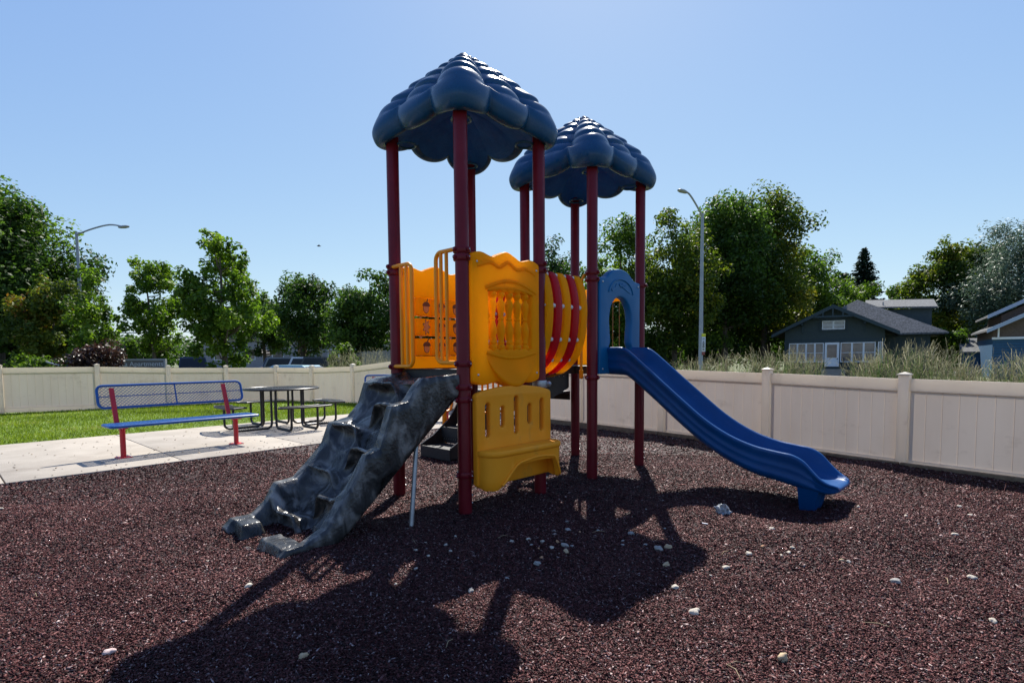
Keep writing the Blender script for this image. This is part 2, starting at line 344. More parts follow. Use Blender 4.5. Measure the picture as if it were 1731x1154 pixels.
# loose rubber mulch chips: a mass nobody could count
def chips():
    rng = np.random.default_rng(3)
    def ring(y0, y1, n, size):
        y = rng.uniform(y0**1, y1, n*3); x = rng.uniform(-1.05, 1.05, n*3)*y+rng.normal(0, .3, n*3)
        keep = rng.uniform(0, y1, n*3) < y            # even per square metre
        x, y = x[keep][:n], y[keep][:n]
        ok = (x*EDGE[0]+y*EDGE[1] > EDGE_C-.30*rng.uniform(0, 1, len(x))**7) & (y < np.interp(x, [p[0] for p in FENCE], [p[1] for p in FENCE])-.05)
        return x[ok], y[ok], np.full(ok.sum(), size)
    A = [ring(1.7, 3.4, 190000, .74), ring(3.4, 5.2, 200000, .84), ring(5.2, 7.6, 170000, 1.05), ring(7.6, 12.5, 90000, 1.6)]
    X = np.concatenate([a[0] for a in A]); Y = np.concatenate([a[1] for a in A]); S = np.concatenate([a[2] for a in A]); n = len(X)
    # height from a coarse table of mound()
    gx = np.arange(-11, 8.2, .1); gy = np.arange(.5, 13.2, .1); G = np.array([[mound(a, b) for b in gy] for a in gx])
    fx = np.clip((X+11)/.1, 0, len(gx)-1.01); fy = np.clip((Y-.5)/.1, 0, len(gy)-1.01); ix, iy = fx.astype(int), fy.astype(int); tx, ty = fx-ix, fy-iy
    Z = G[ix, iy]*(1-tx)*(1-ty)+G[ix+1, iy]*tx*(1-ty)+G[ix, iy+1]*(1-tx)*ty+G[ix+1, iy+1]*tx*ty
    Lh = S*rng.lognormal(math.log(.0095), .5, n); Wd = S*rng.uniform(.0032, .0085, n); Th = S*rng.uniform(.002, .005, n)
    yaw = rng.uniform(0, 2*np.pi, n); pit = rng.normal(0, .38, n); rol = rng.normal(0, .5, n)
    cy, sy, cp, sp, cr, sr = np.cos(yaw), np.sin(yaw), np.cos(pit), np.sin(pit), np.cos(rol), np.sin(rol)
    ax = np.stack([cy*cp, sy*cp, sp], 1); ay = np.stack([-sy*cr+cy*sp*sr*-1, cy*cr-sy*sp*sr, cp*sr], 1); az = np.cross(ax, ay)
    c = np.stack([X, Y, Z+rng.uniform(.0, .010, n)*S], 1)
    j = lambda s: rng.uniform(1-s, 1+s, (n, 1))
    v0 = c-ax*Lh[:, None]*j(.3)+ay*Wd[:, None]*j(.6)*.7; v1 = c+ax*Lh[:, None]*j(.3)-ay*Wd[:, None]*.4*j(.8)
    v2 = c+ay*Wd[:, None]*j(.5)+az*Th[:, None]+ax*Lh[:, None]*.5*j(1.0); v3 = c-ay*Wd[:, None]*j(.5)+az*Th[:, None]*.6-ax*Lh[:, None]*.4*j(1.0)
    V = np.stack([v0, v1, v2, v3], 1).reshape(-1, 3)
    b = np.arange(n)[:, None]*4
    Fc = np.concatenate([b+np.array([[0, 1, 2]]), b+np.array([[0, 3, 1]]), b+np.array([[1, 3, 2]]), b+np.array([[0, 2, 3]])], 0)
    m = attr_mat('mulch chips', [(0, (.012, .005, .0055)), (.35, (.060, .0195, .0195)), (.74, (.112, .040, .039)), (.92, (.16, .072, .069)), (1, (.38, .30, .29))], rough=.55, spec=.10)
    gn = np.array([[mnoise.noise((a*.7, b*.7, 6.1))+.6*mnoise.noise((a*2.3, b*2.3, 1.7)) for b in gy] for a in gx]); pt_ = gn[ix, iy]      # patches of paler and darker rubber
    r_ = rng.uniform(0, 1, n); r_ = np.where(r_ < .9, np.clip(r_*(1+.25*pt_)+.06*pt_, 0, .90), r_)
    o = mesh_np('mulch_chips', V, Fc, m, np.repeat(r_, 4))
    tag(o, 'loose dark reddish brown rubber mulch covering the play area', 'mulch', kind='stuff')
chips()
# concrete path in slabs
conc = mat('concrete', (.285, .25, .205), .85, (.355, .315, .262), 1.6, .25, 90, detail=8, stain=((.17, .14, .11), 1.1, .54, .75, .6, (1, 1, 1)))
mb = MB(); al0 = -6.0
stations = [-14, -7.9, -6.2, -4.46, -2.72, -.98, .10+.66, 2.17, 3.9, 5.64, 7.4, 9.1]
nrm = Vector((EDGE[0], EDGE[1], 0)); ed = Vector((EDIR[0], EDIR[1], 0))
def pth(s, q, z): p = ed*s+nrm*q; return Vector((p.x, p.y, z))
js = [-20, -4.4-1.75*2, -4.4-1.75, -4.4]
s1 = (ed.dot(Vector((-4.158, 6.858, 0)))); js = [s1-1.67*k for k in range(9, 0, -1)]+[s1+1.67*k for k in range(0, 5)]
for a, b in zip(js[:-1], js[1:]):
    g = .006
    bm_c = pth((a+b)/2, (EDGE_C+LAWN_C)/2, .06)
    rot = Matrix.Rotation(math.atan2(EDIR[1], EDIR[0]), 3, 'Z')
    mb.box(bm_c, (b-a-2*g, EDGE_C-LAWN_C, .12), rot=rot, bev=.008)
o = mb.build('path', conc, smooth=30); o['kind'] = 'structure'
# lawn
def lawn():
    rng = np.random.default_rng(5)
    mb = MB(); idx = {}
    for i in range(60):
        for j in range(40):
            s = -4+i*.35; q = LAWN_C-j*.22
            p = pth(s, q, 0); t = j/39
            z = .105*(1-t)+.04*t+mnoise.noise((p.x*.4, p.y*.4, 4))*.02
            idx[i, j] = len(mb.v); mb.v.append((p.x, p.y, z))
    for i in range(59):
        for j in range(39): mb.f.append((idx[i, j], idx[i, j+1], idx[i+1, j+1], idx[i+1, j])); mb.m.append(0)
    o = mb.build('lawn', mat('lawn soil and grass', (.09, .15, .012), .9, (.14, .22, .02), 3, .5, 40), smooth=180); o['kind'] = 'structure'
    n = 150000
    s = rng.uniform(-3.5, 16, n); d = rng.uniform(0, 1, n)**1.15*8.2
    X = EDIR[0]*s+EDGE[0]*(LAWN_C-d); Y = EDIR[1]*s+EDGE[1]*(LAWN_C-d)
    fy = np.interp(X, [p[0] for p in FENCE], [p[1] for p in FENCE]); ok = (Y < fy-.06) & (X > -14.5); X, Y, d = X[ok], Y[ok], d[ok]; n = len(X)
    t = d/8.2; Z = .10*(1-t)+.035*t
    h = rng.uniform(.025, .07, n); yaw = rng.uniform(0, 2*np.pi, n); w = rng.uniform(.004, .008, n)*(1+t); lean = rng.normal(0, .5, (n, 2))
    c = np.stack([X, Y, Z], 1); sd_ = np.stack([np.cos(yaw), np.sin(yaw), 0*yaw], 1)*w[:, None]
    tip = c+np.stack([lean[:, 0]*h, lean[:, 1]*h, h], 1)
    V = np.stack([c-sd_, c+sd_, tip], 1).reshape(-1, 3); Fc = np.arange(3*n).reshape(-1, 3)
    patch = np.array([mnoise.noise((x*.9, y*.9, 1.)) for x, y in zip(X, Y)])
    m = attr_mat('grass blades', [(0, (.06, .092, .005)), (.5, (.15, .225, .010)), (.9, (.22, .29, .02)), (1, (.30, .26, .08))], rough=.5, trans=.5, spec=.3)
    o = mesh_np('grass', V, Fc, m, np.repeat(np.clip(.5+patch*.5+rng.normal(0, .18, n), 0, 1), 3))
    tag(o, 'bright green mown lawn between the concrete path and the fence', 'grass', kind='stuff')
lawn()
def litter():
    rng = np.random.default_rng(9); n = 420
    s = rng.uniform(-1.5, 9.5, n); q = EDGE_C-.05-rng.uniform(0, 1, n)**1.3*3.3
    X = EDIR[0]*s+EDGE[0]*q; Y = EDIR[1]*s+EDGE[1]*q; Z = np.full(n, .124)
    c = np.stack([X, Y, Z], 1); yaw = rng.uniform(0, 6.28, n); L = rng.uniform(.008, .026, n)
    a = np.stack([np.cos(yaw), np.sin(yaw), rng.normal(0, .2, n)], 1)*L[:, None]; b = np.stack([-np.sin(yaw), np.cos(yaw), rng.normal(0, .2, n)], 1)*(L*rng.uniform(.3, .6, n))[:, None]
    up = np.array([0, 0, .006])
    V = np.stack([c-a, c+a, c+b+up, c-b+up*.5], 1).reshape(-1, 3); k = np.arange(n)[:, None]*4
    Fc = np.concatenate([k+[[0, 1, 2]], k+[[0, 3, 1]], k+[[1, 3, 2]], k+[[0, 2, 3]]], 0)
    m = attr_mat('dry leaf bits', [(0, (.05, .025, .015)), (.6, (.20, .11, .05)), (1, (.33, .22, .10))], rough=.7)
    tag(mesh_np('leaf_litter', V, Fc, m, np.repeat(rng.uniform(0, 1, n), 4)), 'small dry leaf bits and crumbs scattered over the concrete path', 'leaf litter', kind='stuff')
litter()

# ================================================================ THE PLAY STRUCTURE  (local axes u, v; tower one at the origin, tower two at u = 1.918)
play = empty('play_structure', (-.437, 5.516, 0), R(46), 'yellow, blue and maroon two tower playground structure with blue roofs, rock climber and blue slide', 'playground set')
HS, OFF = .5085, 1.918
def ring_collar(z, parent, grey=False):
    mb = MB(); mb.lathe([(.0625, z-.026), (.072, z-.026), (.0765, z-.018), (.0765, z+.018), (.072, z+.026), (.0625, z+.026)], n=28)
    for k in range(4):
        a = k*math.pi/2; ca, sa = math.cos(a), math.sin(a)
        mb.ball((ca*.086, sa*.086, z), (.017, .017, .020), 10)
        mb.ball((ca*.097, sa*.097, z), (.008, .008, .008), 8, 1)
    return mb.build('collar', [maroon, bolt_m], parent)
POSTS = {'A': (-HS, -HS, (2.315, 2.25, 1.335, 1.13, 1.02, .355)), 'L': (-HS, HS, (2.29, 2.235, 1.305)), 'R': (HS, -HS, (2.315, 2.25)), 'B': (HS, HS, (2.30, 2.24, 1.30)),
         'N': (OFF-HS, -HS, (2.325, 2.25, 1.155)), 'R2': (OFF+HS, -HS, (2.27, 1.155)), 'L2': (OFF-HS, HS, (2.25, 1.25)), 'B2': (OFF+HS, HS, (2.25, 1.25))}
for k, (u, v, cs) in POSTS.items():
    mb = MB(); mb.lathe([(.0605, -.25), (.0605, 3.60), (.055, 3.615)], n=32)
    if k in 'RNB2': pass
    p = mb.build('post', maroon, play); p.location = (u, v, 0)
    for z in cs: ring_collar(z, p)
    if k == 'R':
        g = MB(); g.lathe([(.063, 1.085), (.074, 1.085), (.078, 1.10), (.078, 1.14), (.074, 1.155), (.063, 1.155)], n=24); g.ball((.05, -.075, 1.12), (.03, .03, .03), 8)
        g.build('collar', steel, p)
    for z in (.10, .17): MB().ball((.044, -.044, z), .009, 8).build('bolt', bolt_m, p)

# ---- cloud shaped roofs
def make_roof(cu):
    """hip roof moulded as overlapping tiers of soft cloud lobes above a fat scalloped rim"""
    nph, ns = 320, 110; CW = 23.
    S = [0, .20, .41, .60, .765, .89, 1.0]; Hh, zsh = .885, .262
    def lobe(ph):
        a = (math.degrees(ph)-45) % 90; dc = min(a, 90-a)
        if dc < CW: x = dc/CW; cor = 1
        else: x = (45-dc)/(45-CW); cor = 0
        b = max(0, 1-x*x)**.72; q = .612; n = 7.
        rb = q/((abs(math.cos(ph))**n+abs(math.sin(ph))**n)**(1/n))
        return rb+(.125*b if cor else .078*b), b, cor
    rows = []; inner = []
    for i in range(nph):
        ph = 2*math.pi*i/nph; Rm, b, cor = lobe(ph); zb = .012+.078*(1-b)-(.02*b if cor else 0)
        rim = [(Rm-.135, zb+.018), (Rm-.085, zb), (Rm-.035, zb+.022), (Rm-.004, zb+.085), (Rm, zb+.14), (Rm-.022, zb+.205), (Rm-.062, .248+.03*b)]
        row = [(p.x, p.y) for p in catmull(rim, 5)]
        r0, z0 = row[-1]; cut = [S[0]]+[S[k]-.040*b*(1-.35*S[k]) for k in range(1, 6)]+[1.0]
        sl = math.hypot(r0, Hh-z0); nr_, nz_ = (Hh-z0)/sl, r0/sl
        for t in np.linspace(0, 1, ns)[1:]:
            k = max(q for q in range(6) if cut[q] <= t+1e-9); f = (t-cut[k])/(cut[k+1]-cut[k])
            h = (.046-.028*S[k])*(.42+.58*b)
            if k == 0: g = 1.35*f*(1-f)**1.0*1.6*.8
            else:
                u_ = min(1, f/.22); g = math.sqrt(max(0, 1-(1-u_)**2))*(1-f)**.75
            crease = .020*(1-b)**2*(1-t)
            sag = .022*math.sin(math.pi*t)
            d = h*g-crease+.030*math.sin(math.pi*t**.9)
            row.append((max(0, r0*(1-t)+nr_*d*(1 if t < .985 else (1-t)/.015)), z0+(Hh-z0)*t+nz_*d-.045*math.exp(-((1-t)/.075)**1.4)))
        rows.append([(r*math.cos(ph)+cu, r*math.sin(ph), z+3.46) for r, z in row])
    m = len(rows[0]); mb = MB()
    for row in rows: mb.v += row
    for i in range(nph):
        k = (i+1) % nph
        for j in range(m-1): mb.f.append((i*m+j, k*m+j, k*m+j+1, i*m+j+1)); mb.m.append(0)
    roof = mb.build('roof', roof_blue, play, smooth=180)
    ub = MB(); nr = 14                    # textured hollow underside
    for i in range(nph):
        x0, y0, z0 = rows[i][0]; x0 -= cu
        for j in range(nr):
            t = 1-j/(nr-1)*.996; ub.v.append((x0*t+cu, y0*t, z0*t+3.50*(1-t)+.30*(1-t**1.7)+.002))
    for i in range(nph):
        k = (i+1) % nph
        for j in range(nr-1): ub.f.append((i*nr+j, i*nr+j+1, k*nr+j+1, k*nr+j)); ub.m.append(0)
    ub.build('underside', under_blue, roof, smooth=180)
    for a, c in ((-1, -1), (1, -1), (-1, 1), (1, 1)):
        sk = MB(); sk.tube([(cu+a*(HS-.10)+.085*math.cos(q), c*(HS-.10)+.085*math.sin(q), 3.475) for q in np.linspace(0, 2*math.pi, 26)], .012, 8, cap=False); sk.build('post_socket', roof_blue, roof)
    return roof
make_roof(0); make_roof(OFF)

# ---- decks
def deck(u0, u1, v0, v1):
    mb = MB(); mb.box(((u0+u1)/2, (v0+v1)/2, 1.278), (u1-u0, v1-v0, .014), bev=.003)
    for v in (v0+.012, v1-.012): mb.box(((u0+u1)/2, v, 1.232), (u1-u0, .02, .075))
    for u in (u0+.012, u1-.012): mb.box((u, (v0+v1)/2, 1.232), (.02, v1-v0-.05, .075))
    return mb.build('deck', deck_m, play, smooth=30)
deck(-.47, .47, -.47, .47); deck(OFF-.47, OFF+.47, -.47, .47)
deck(.475, OFF-.475, -.24, .24)

# ---- scalloped outline shared by the two ornate yellow panels
def ornate(u0, u1, z0=1.15, z1=2.30):
    c = (u0+u1)/2; h = (u1-u0)/2
    top = [(-h+.005, z1-.06), (-h*.96, z1-.012), (-h*.72, z1+.020), (-h*.42, z1-.006), (-h*.24, z1+.022), (0, z1+.056), (h*.24, z1+.022), (h*.42, z1-.006), (h*.72, z1+.020), (h*.96, z1-.012), (h-.005, z1-.06)]
    botm = [(h-.005, z0+.07), (h*.95, z0+.02), (h*.72, z0-.008), (h*.5, z0), (h*.30, z0+.018), (h*.14, z0-.012), (0, z0-.03), (-h*.14, z0-.012), (-h*.30, z0+.018), (-h*.5, z0), (-h*.72, z0-.008), (-h*.95, z0+.02), (-h+.005, z0+.07)]
    pts = catmull(top, 6)+catmull(botm, 6)
    return [(c+p.x, p.y) for p in pts]
FV = lambda v0: (lambda x, y, d: Vector((x, v0-d, y)))      # panel plane facing -v
FU = lambda u0: (lambda x, y, d: Vector((u0+d, x, y)))      # panel plane facing u

# window panel with turned balusters
mb = MB(); u0, u1, uc = -.475, .43, .03
def lobed(x0, x1, y0, y1, n=6):      # window opening with a scalloped head and sill
    out = []; w = (x1-x0)/n
    for k in range(n):
        for t in (0, .25, .5, .75): out.append((x0+w*(k+t), y0+.022*abs(math.cos(math.pi*t))-.022))
    out.append((x1, y0))
    for k in range(n):
        for t in (0, .25, .5, .75): out.append((x1-w*(k+t), y1-.022*abs(math.cos(math.pi*t))+.022))
    out.append((x0, y1))
    return out
plate(mb, ornate(u0, u1), [lobed(-.262, .312, 1.475, 1.975)], .085, .022, FV(-.545))
wp = mb.build('window_panel', yellow, play, smooth=50)
for k in range(5):
    b = MB(); x = uc-.218+k*.109
    pr = [(.018, 1.44), (.036, 1.465), (.040, 1.48), (.036, 1.497), (.026, 1.51), (.033, 1.525), (.026, 1.54), (.033, 1.58), (.041, 1.625), (.039, 1.66), (.028, 1.70), (.022, 1.725), (.031, 1.74), (.022, 1.755), (.027, 1.79), (.036, 1.84), (.040, 1.875), (.035, 1.895), (.023, 1.91), (.021, 1.93), (.036, 1.95), (.040, 1.965), (.034, 1.985), (.018, 2.0)]
    b.lathe(pr, (x, -.548, 0), 18); b.build('baluster', yellow, wp)
d = MB()
arc = lambda x0, x1, zb, hgt, n=24: [(x0+(x1-x0)*t/n, -.573, zb+hgt*math.sin(math.pi*t/n)) for t in range(n+1)]
d.tube(arc(-.31, .37, 2.005, .085), .022, 12); d.tube(arc(-.28, .34, 1.99, .035), .018, 12); d.build('moulding', yellow, wp); d = MB(); d.tube(arc(-.30, .36, 1.432, -.05), .022, 12); d.build('moulding', yellow, wp); d = MB()
d.tube([(p.x, -.570, p.y) for p in catmull([(-.40, 2.19), (-.25, 2.235), (-.13, 2.205), (-.02, 2.255), (.10, 2.205), (.22, 2.225), (.36, 2.18)], 6)], .024, 12)
d.build('moulding', yellow, wp)
s = MB(); n = 30; rows = []
for i in range(n+1):                      # swollen smile-shaped lip under the window
    x = -.30+.66*i/n; a = math.sin(math.pi*i/n)
    for j in range(13):
        t = j/12; zt = 1.42+.01*(1-a); zb = 1.40-.285*a**.7; z = zt+(zb-zt)*min(1, t*1.12)
        s.v.append((x, -.5845-.070*a**.8*((t*1.12)**2.0 if t < .893 else max(0., 1-(t-.893)/.107)), z))
for i in range(n):
    for j in range(12): s.f.append((i*13+j, (i+1)*13+j, (i+1)*13+j+1, i*13+j+1)); s.m.append(0)
s.build('lip', yellow, wp, smooth=80)
d = MB()
for x, z in ((-.405, 2.225), (.375, 2.225), (-.405, 1.235), (.375, 1.235)): MB().ball((x, -.588, z), (.011, .008, .011), 10).build('screw', bolt_m, wp)

# bench panel
mb = MB()
ob = [(-.475, .27), (-.475, 1.045)]+[(p.x, p.y) for p in catmull([(-.475, 1.05), (-.44, 1.078), (-.25, 1.112), (.03, 1.13), (.30, 1.11), (.49, 1.072), (.53, 1.04)], 5)]+[(.53, .27), (.50, .235), (-.44, .235)]
slots = [rrect(x-.029, x+.029, a, b, .0285) for x, a, b in ((-.34, .675, .985), (-.155, .75, .945), (.029, .67, 1.03), (.213, .75, .945), (.392, .668, .985))]
plate(mb, ob, slots, .065, .016, FV(-.607))
bp = mb.build('bench_panel', mustard, play, smooth=50)
def bench_plan(inset=0.):
    pts = [(-.472, -.63)]
    for k in range(9): a = R(180+90*k/8); pts.append((-.472+.16+.16*math.cos(a)*1.0, -.669+.16*math.sin(a)))
    for k in range(9): a = R(270+90*k/8); pts.append((.530-.13+.13*math.cos(a), -.699+.13*math.sin(a)))
    pts.append((.53, -.63)); return pts
sb = MB(); plate(sb, bench_plan(), [], .06, .024, lambda x, y, d: Vector((x, y, .545+d)))
sb.build('seat', mustard, bp, smooth=60)
ap = MB(); path = [Vector((x, y, 0)) for x, y in bench_plan()]; cum = [0]
for a, b in zip(path[:-1], path[1:]): cum.append(cum[-1]+(b-a).length)
tot = cum[-1]; N_ = 90; th = .045
fine = []
for i in range(N_+1):
    s_ = tot*i/N_; k = max(j for j in range(len(cum)) if cum[j] <= s_+1e-9); k = min(k, len(path)-2)
    f = (s_-cum[k])/max(1e-9, cum[k+1]-cum[k]); fine.append(path[k].lerp(path[k+1], f))
def arch_z(w):      # lower edge of the apron
    lo, hi = .225, .425
    if w < .14: return lo+.018*max(0, (.05-w)/.05)
    if w < .40: t = (w-.14)/.26; return lo+(hi-lo)*(t*t*(3-2*t))
    if w < .74: return hi+.02*math.sin(math.pi*(w-.40)/.34)
    if w < .86: t = (w-.74)/.12; return hi-(hi-lo)*(t*t*(3-2*t))
    return lo+.018*max(0, (w-.95)/.05)
for i, p in enumerate(fine):
    t = (fine[min(i+1, N_)]-fine[max(i-1, 0)]).normalized(); nr_ = Vector((t.y, -t.x, 0)); w = i/N_; zb = arch_z(w)
    q = p-nr_*.012
    for off, z in ((0, .53), (.003, .42*.5+zb*.5), (0, zb+.02), (.012, zb), (th, zb+.004), (th, .53)): ap.v.append(tuple(q-nr_*off+Vector((0, 0, z))))
for i in range(N_):
    for j in range(6): a, b = i*6+j, i*6+(j+1) % 6; ap.f.append((a, b, b+6, a+6)); ap.m.append(0)
ap.f += [tuple(range(6)), tuple(N_*6+k for k in range(6))]; ap.m += [0, 0]
rim = [(fine[i]-Vector(((fine[min(i+1, N_)]-fine[max(i-1, 0)]).normalized().y, -(fine[min(i+1, N_)]-fine[max(i-1, 0)]).normalized().x, 0))*.008+Vector((0, 0, arch_z(i/N_)+.022))) for i in range(18, 78)]
ap.tube(rim, .012, 8)
ap.build('apron', mustard, bp, smooth=60)

# acorn tic-tac-toe panel on the far side of tower one
acorn_d = mat('acorn cap brown', (.20, .075, .03), .6); acorn_l = mat('acorn nut tan', (.85, .34, .11), .6)
mb = MB(); plate(mb, ornate(-.475, .455, 1.17, 2.295), [rrect(-.30, .30, 1.41, 2.01, .02)], .085, .02, FV(.515))
tp = mb.build('game_panel', yellow, play, smooth=50)
for r_ in range(3):
    for c_ in range(3):
        x = -.2+.2*c_; z = 1.505+.205*r_; b = MB()
        plate(b, rrect(x-.093, x+.093, .455, .575, .045, 6), [], .175, .012, lambda px, py, d_, z=z: Vector((px, py, z+d_)))
        yv = .4535
        fn = lambda X, Y, d_, x=x, z=z: Vector((x+.025+X, yv-d_, z+Y))
        if (r_, c_) in ((1, 0),):
            lf = [(0.0+.05*(1+.32*math.cos(7*a))*math.cos(a)*.75, .065*(1+.25*math.cos(7*a))*math.sin(a)) for a in np.linspace(0, 2*math.pi, 60, endpoint=False)]
            b.prism(lf, fn, .001, .003, 1); b.prism([(p[0]*.86, p[1]*.86) for p in lf], fn, .003, .005, 2)
        else:
            el = [(.037*math.cos(a), -.012+.052*math.sin(a)) for a in np.linspace(0, 2*math.pi, 28, endpoint=False)]
            b.prism(el, fn, .001, .003, 1); b.prism([(p[0]*.86, (p[1]+.012)*.88-.012) for p in el], fn, .003, .005, 2)
            cap = [(.047*math.cos(a), .014+.04*math.sin(a)) for a in np.linspace(-.15, math.pi+.15, 16)]
            b.prism(cap, fn, .005, .008, 1); b.prism([(.0, .05), (.012, .05), (.026, .085), (.018, .088)], fn, .005, .008, 1)
        b.build('spinner', [yellow, acorn_d, acorn_l], tp, smooth=40)
rd = MB()
for c_ in range(3): rd.tube([(-.2+.2*c_, .515, 1.40), (-.2+.2*c_, .515, 2.02)], .012, 8)
rd.build('rod', steel, tp)

# yellow hand loops either side of the climber
def hand_loop(v_post, v_out, z0, z1):
    r = .019; sgn = 1 if v_out > v_post else -1; k = .07; pts = [(-.555, v_post, z1)]
    pts += [(-.555, v_out-sgn*k*(1-math.sin(R(a))), z1-k*(1-math.cos(R(a)))) for a in range(0, 91, 15)]
    pts += [(-.555, v_out-sgn*k*(1-math.cos(R(a))), z0+k*(1-math.sin(R(a)))) for a in range(0, 91, 15)]
    pts += [(-.555, v_post, z0)]
    mb = MB(); mb.tube(pts, r, 12)
    for f in (.42, .72): v = v_post+(v_out-v_post)*f; mb.tube([(-.555, v, z0), (-.555, v, z1)], .017, 10)
    mb.build('hand_loop', yellow_m, play)
hand_loop(.47, .165, 1.31, 2.285); hand_loop(-.46, -.205, 1.345, 2.325)
# small grab bar at tower two
mb = MB(); mb.tube([(OFF-HS, -.43, 2.31), (OFF-HS-.04, -.42, 2.30), (OFF-HS-.06, -.41, 2.24), (OFF-HS-.06, -.40, 1.30), (OFF-HS-.055, -.40, 1.16)], .016, 10)
mb.box((OFF-HS-.06, -.40, 1.19), (.02, .05, .10), bev=.006); mb.ball((OFF-HS-.06, -.43, 1.17), .010, 8); mb.build('grab_bar', yellow_m, play)

# ---- barrel bridge between the towers
HP = catmull([(-.455, 2.255), (-.52, 2.17), (-.565, 1.98), (-.568, 1.80), (-.535, 1.57), (-.45, 1.39), (-.29, 1.255), (-.12, 1.198), (0, 1.19)], 5)
prof = [(p.x, p.y) for p in HP]; full = prof+[(-x, z) for x, z in reversed(prof[:-1])]
def hoop(u, m):
    mb = MB(); w, t = .052, .024; n = len(full); sec = [(-w, -t), (-w*.8, -t*1.35), (w*.8, -t*1.35), (w, -t), (w, t), (w*.8, t*1.35), (-w*.8, t*1.35), (-w, t)]
    for i, (v, z) in enumerate(full):
        a = full[max(0, i-1)]; b = full[min(n-1, i+1)]; tx, tz = b[0]-a[0], b[1]-a[1]; l = math.hypot(tx, tz); nx, nz = -tz/l, tx/l
        e = min(i, n-1-i); s = 1.0 if e > 1 else (.62, .9)[e]
        for a_, b_ in sec: mb.v.append((u+a_*s, v+nx*b_*s, z+nz*b_*s))
    for i in range(n-1):
        for k in range(8): mb.f.append((i*8+k, i*8+(k+1) % 8, (i+1)*8+(k+1) % 8, (i+1)*8+k)); mb.m.append(0)
    mb.f += [tuple(range(7, -1, -1)), tuple((n-1)*8+k for k in range(8))]; mb.m += [0, 0]
    mb.build('hoop', m, play, smooth=50)
for i, u in enumerate((.575, .718, .861, 1.004, 1.147)): hoop(u, yellow if i % 2 == 0 else red_pl)
def half_hoop(u):
    mb = MB(); plate(mb, [(.46, 2.25), (.53, 2.17), (.575, 1.98), (.58, 1.80), (.545, 1.57), (.46, 1.39), (.30, 1.255), (.28, 1.30), (.40, 1.42), (.49, 1.6), (.525, 1.80), (.52, 1.97), (.48, 2.12), (.42, 2.22)], [], .17, .01, FU(u)); mb.build('hoop', yellow, play, smooth=50)
half_hoop(1.30)
for sgn in (1, -1):
    for f in (2, 12, 20, 26, 33):
        v, z = prof[f]; mb = MB(); mb.tube([(.52, sgn*v, z), (1.20, sgn*v, z)], .012, 8)
        for u in (.6465, .7895, .9325, 1.0755): mb.tube([(u-.018, sgn*v, z), (u+.018, sgn*v, z)], .024, 10)
        mb.build('spacer_rod', knuckle, play)

# ---- blue arch panel at the head of the slide
mb = MB(); hu = 1.895
out = [(hu-.43, 1.19), (hu+.43, 1.19), (hu+.43, 2.275)]+[(p.x, p.y) for p in catmull([(hu+.41, 2.285), (hu+.31, 2.292), (hu+.25, 2.325), (hu+.15, 2.385), (hu, 2.41), (hu-.15, 2.385), (hu-.25, 2.325), (hu-.31, 2.292), (hu-.41, 2.285)], 6)]+[(hu-.43, 2.275)]
key = [(p.x, p.y) for p in catmull([(hu-.245, 1.50), (hu-.215, 1.56), (hu-.225, 1.70), (hu-.235, 1.82), (hu-.20, 1.96), (hu-.11, 2.055), (hu, 2.085), (hu+.11, 2.055), (hu+.20, 1.96), (hu+.235, 1.82), (hu+.225, 1.70), (hu+.215, 1.56), (hu+.245, 1.50)], 6)]+[(hu+.25, 1.28), (hu-.25, 1.28)]
plate(mb, out, [key], .10, .022, FV(-.525))
hp = mb.build('arch_panel', hood_blue, play, smooth=50)
d = MB()
d.tube([(hu+.26*math.cos(a), -.577, 2.10+.19*math.sin(a)) for a in np.linspace(.15, math.pi-.15, 24)], .010, 8)
for s_ in (-1, 1):
    d.prism([(hu+s_*x, z) for x, z in ((.03, 2.20), (.10, 2.235), (.13, 2.19), (.21, 2.165), (.185, 2.14), (.11, 2.165))][::s_], FV(-.57), 0, .012)
    d.prism([(hu+s_*x, z) for x, z in ((-.005, 2.215), (.03, 2.245), (.05, 2.225), (.02, 2.195))][::s_], FV(-.57), 0, .016)
d.build('relief', hood_blue, hp, smooth=30)
d = MB()
for s_ in (-1, 1):
    for z in (2.235, 1.25): MB().ball((hu+s_*.375, -.577, z), (.012, .008, .012), 10).build('screw', bolt_m, hp)

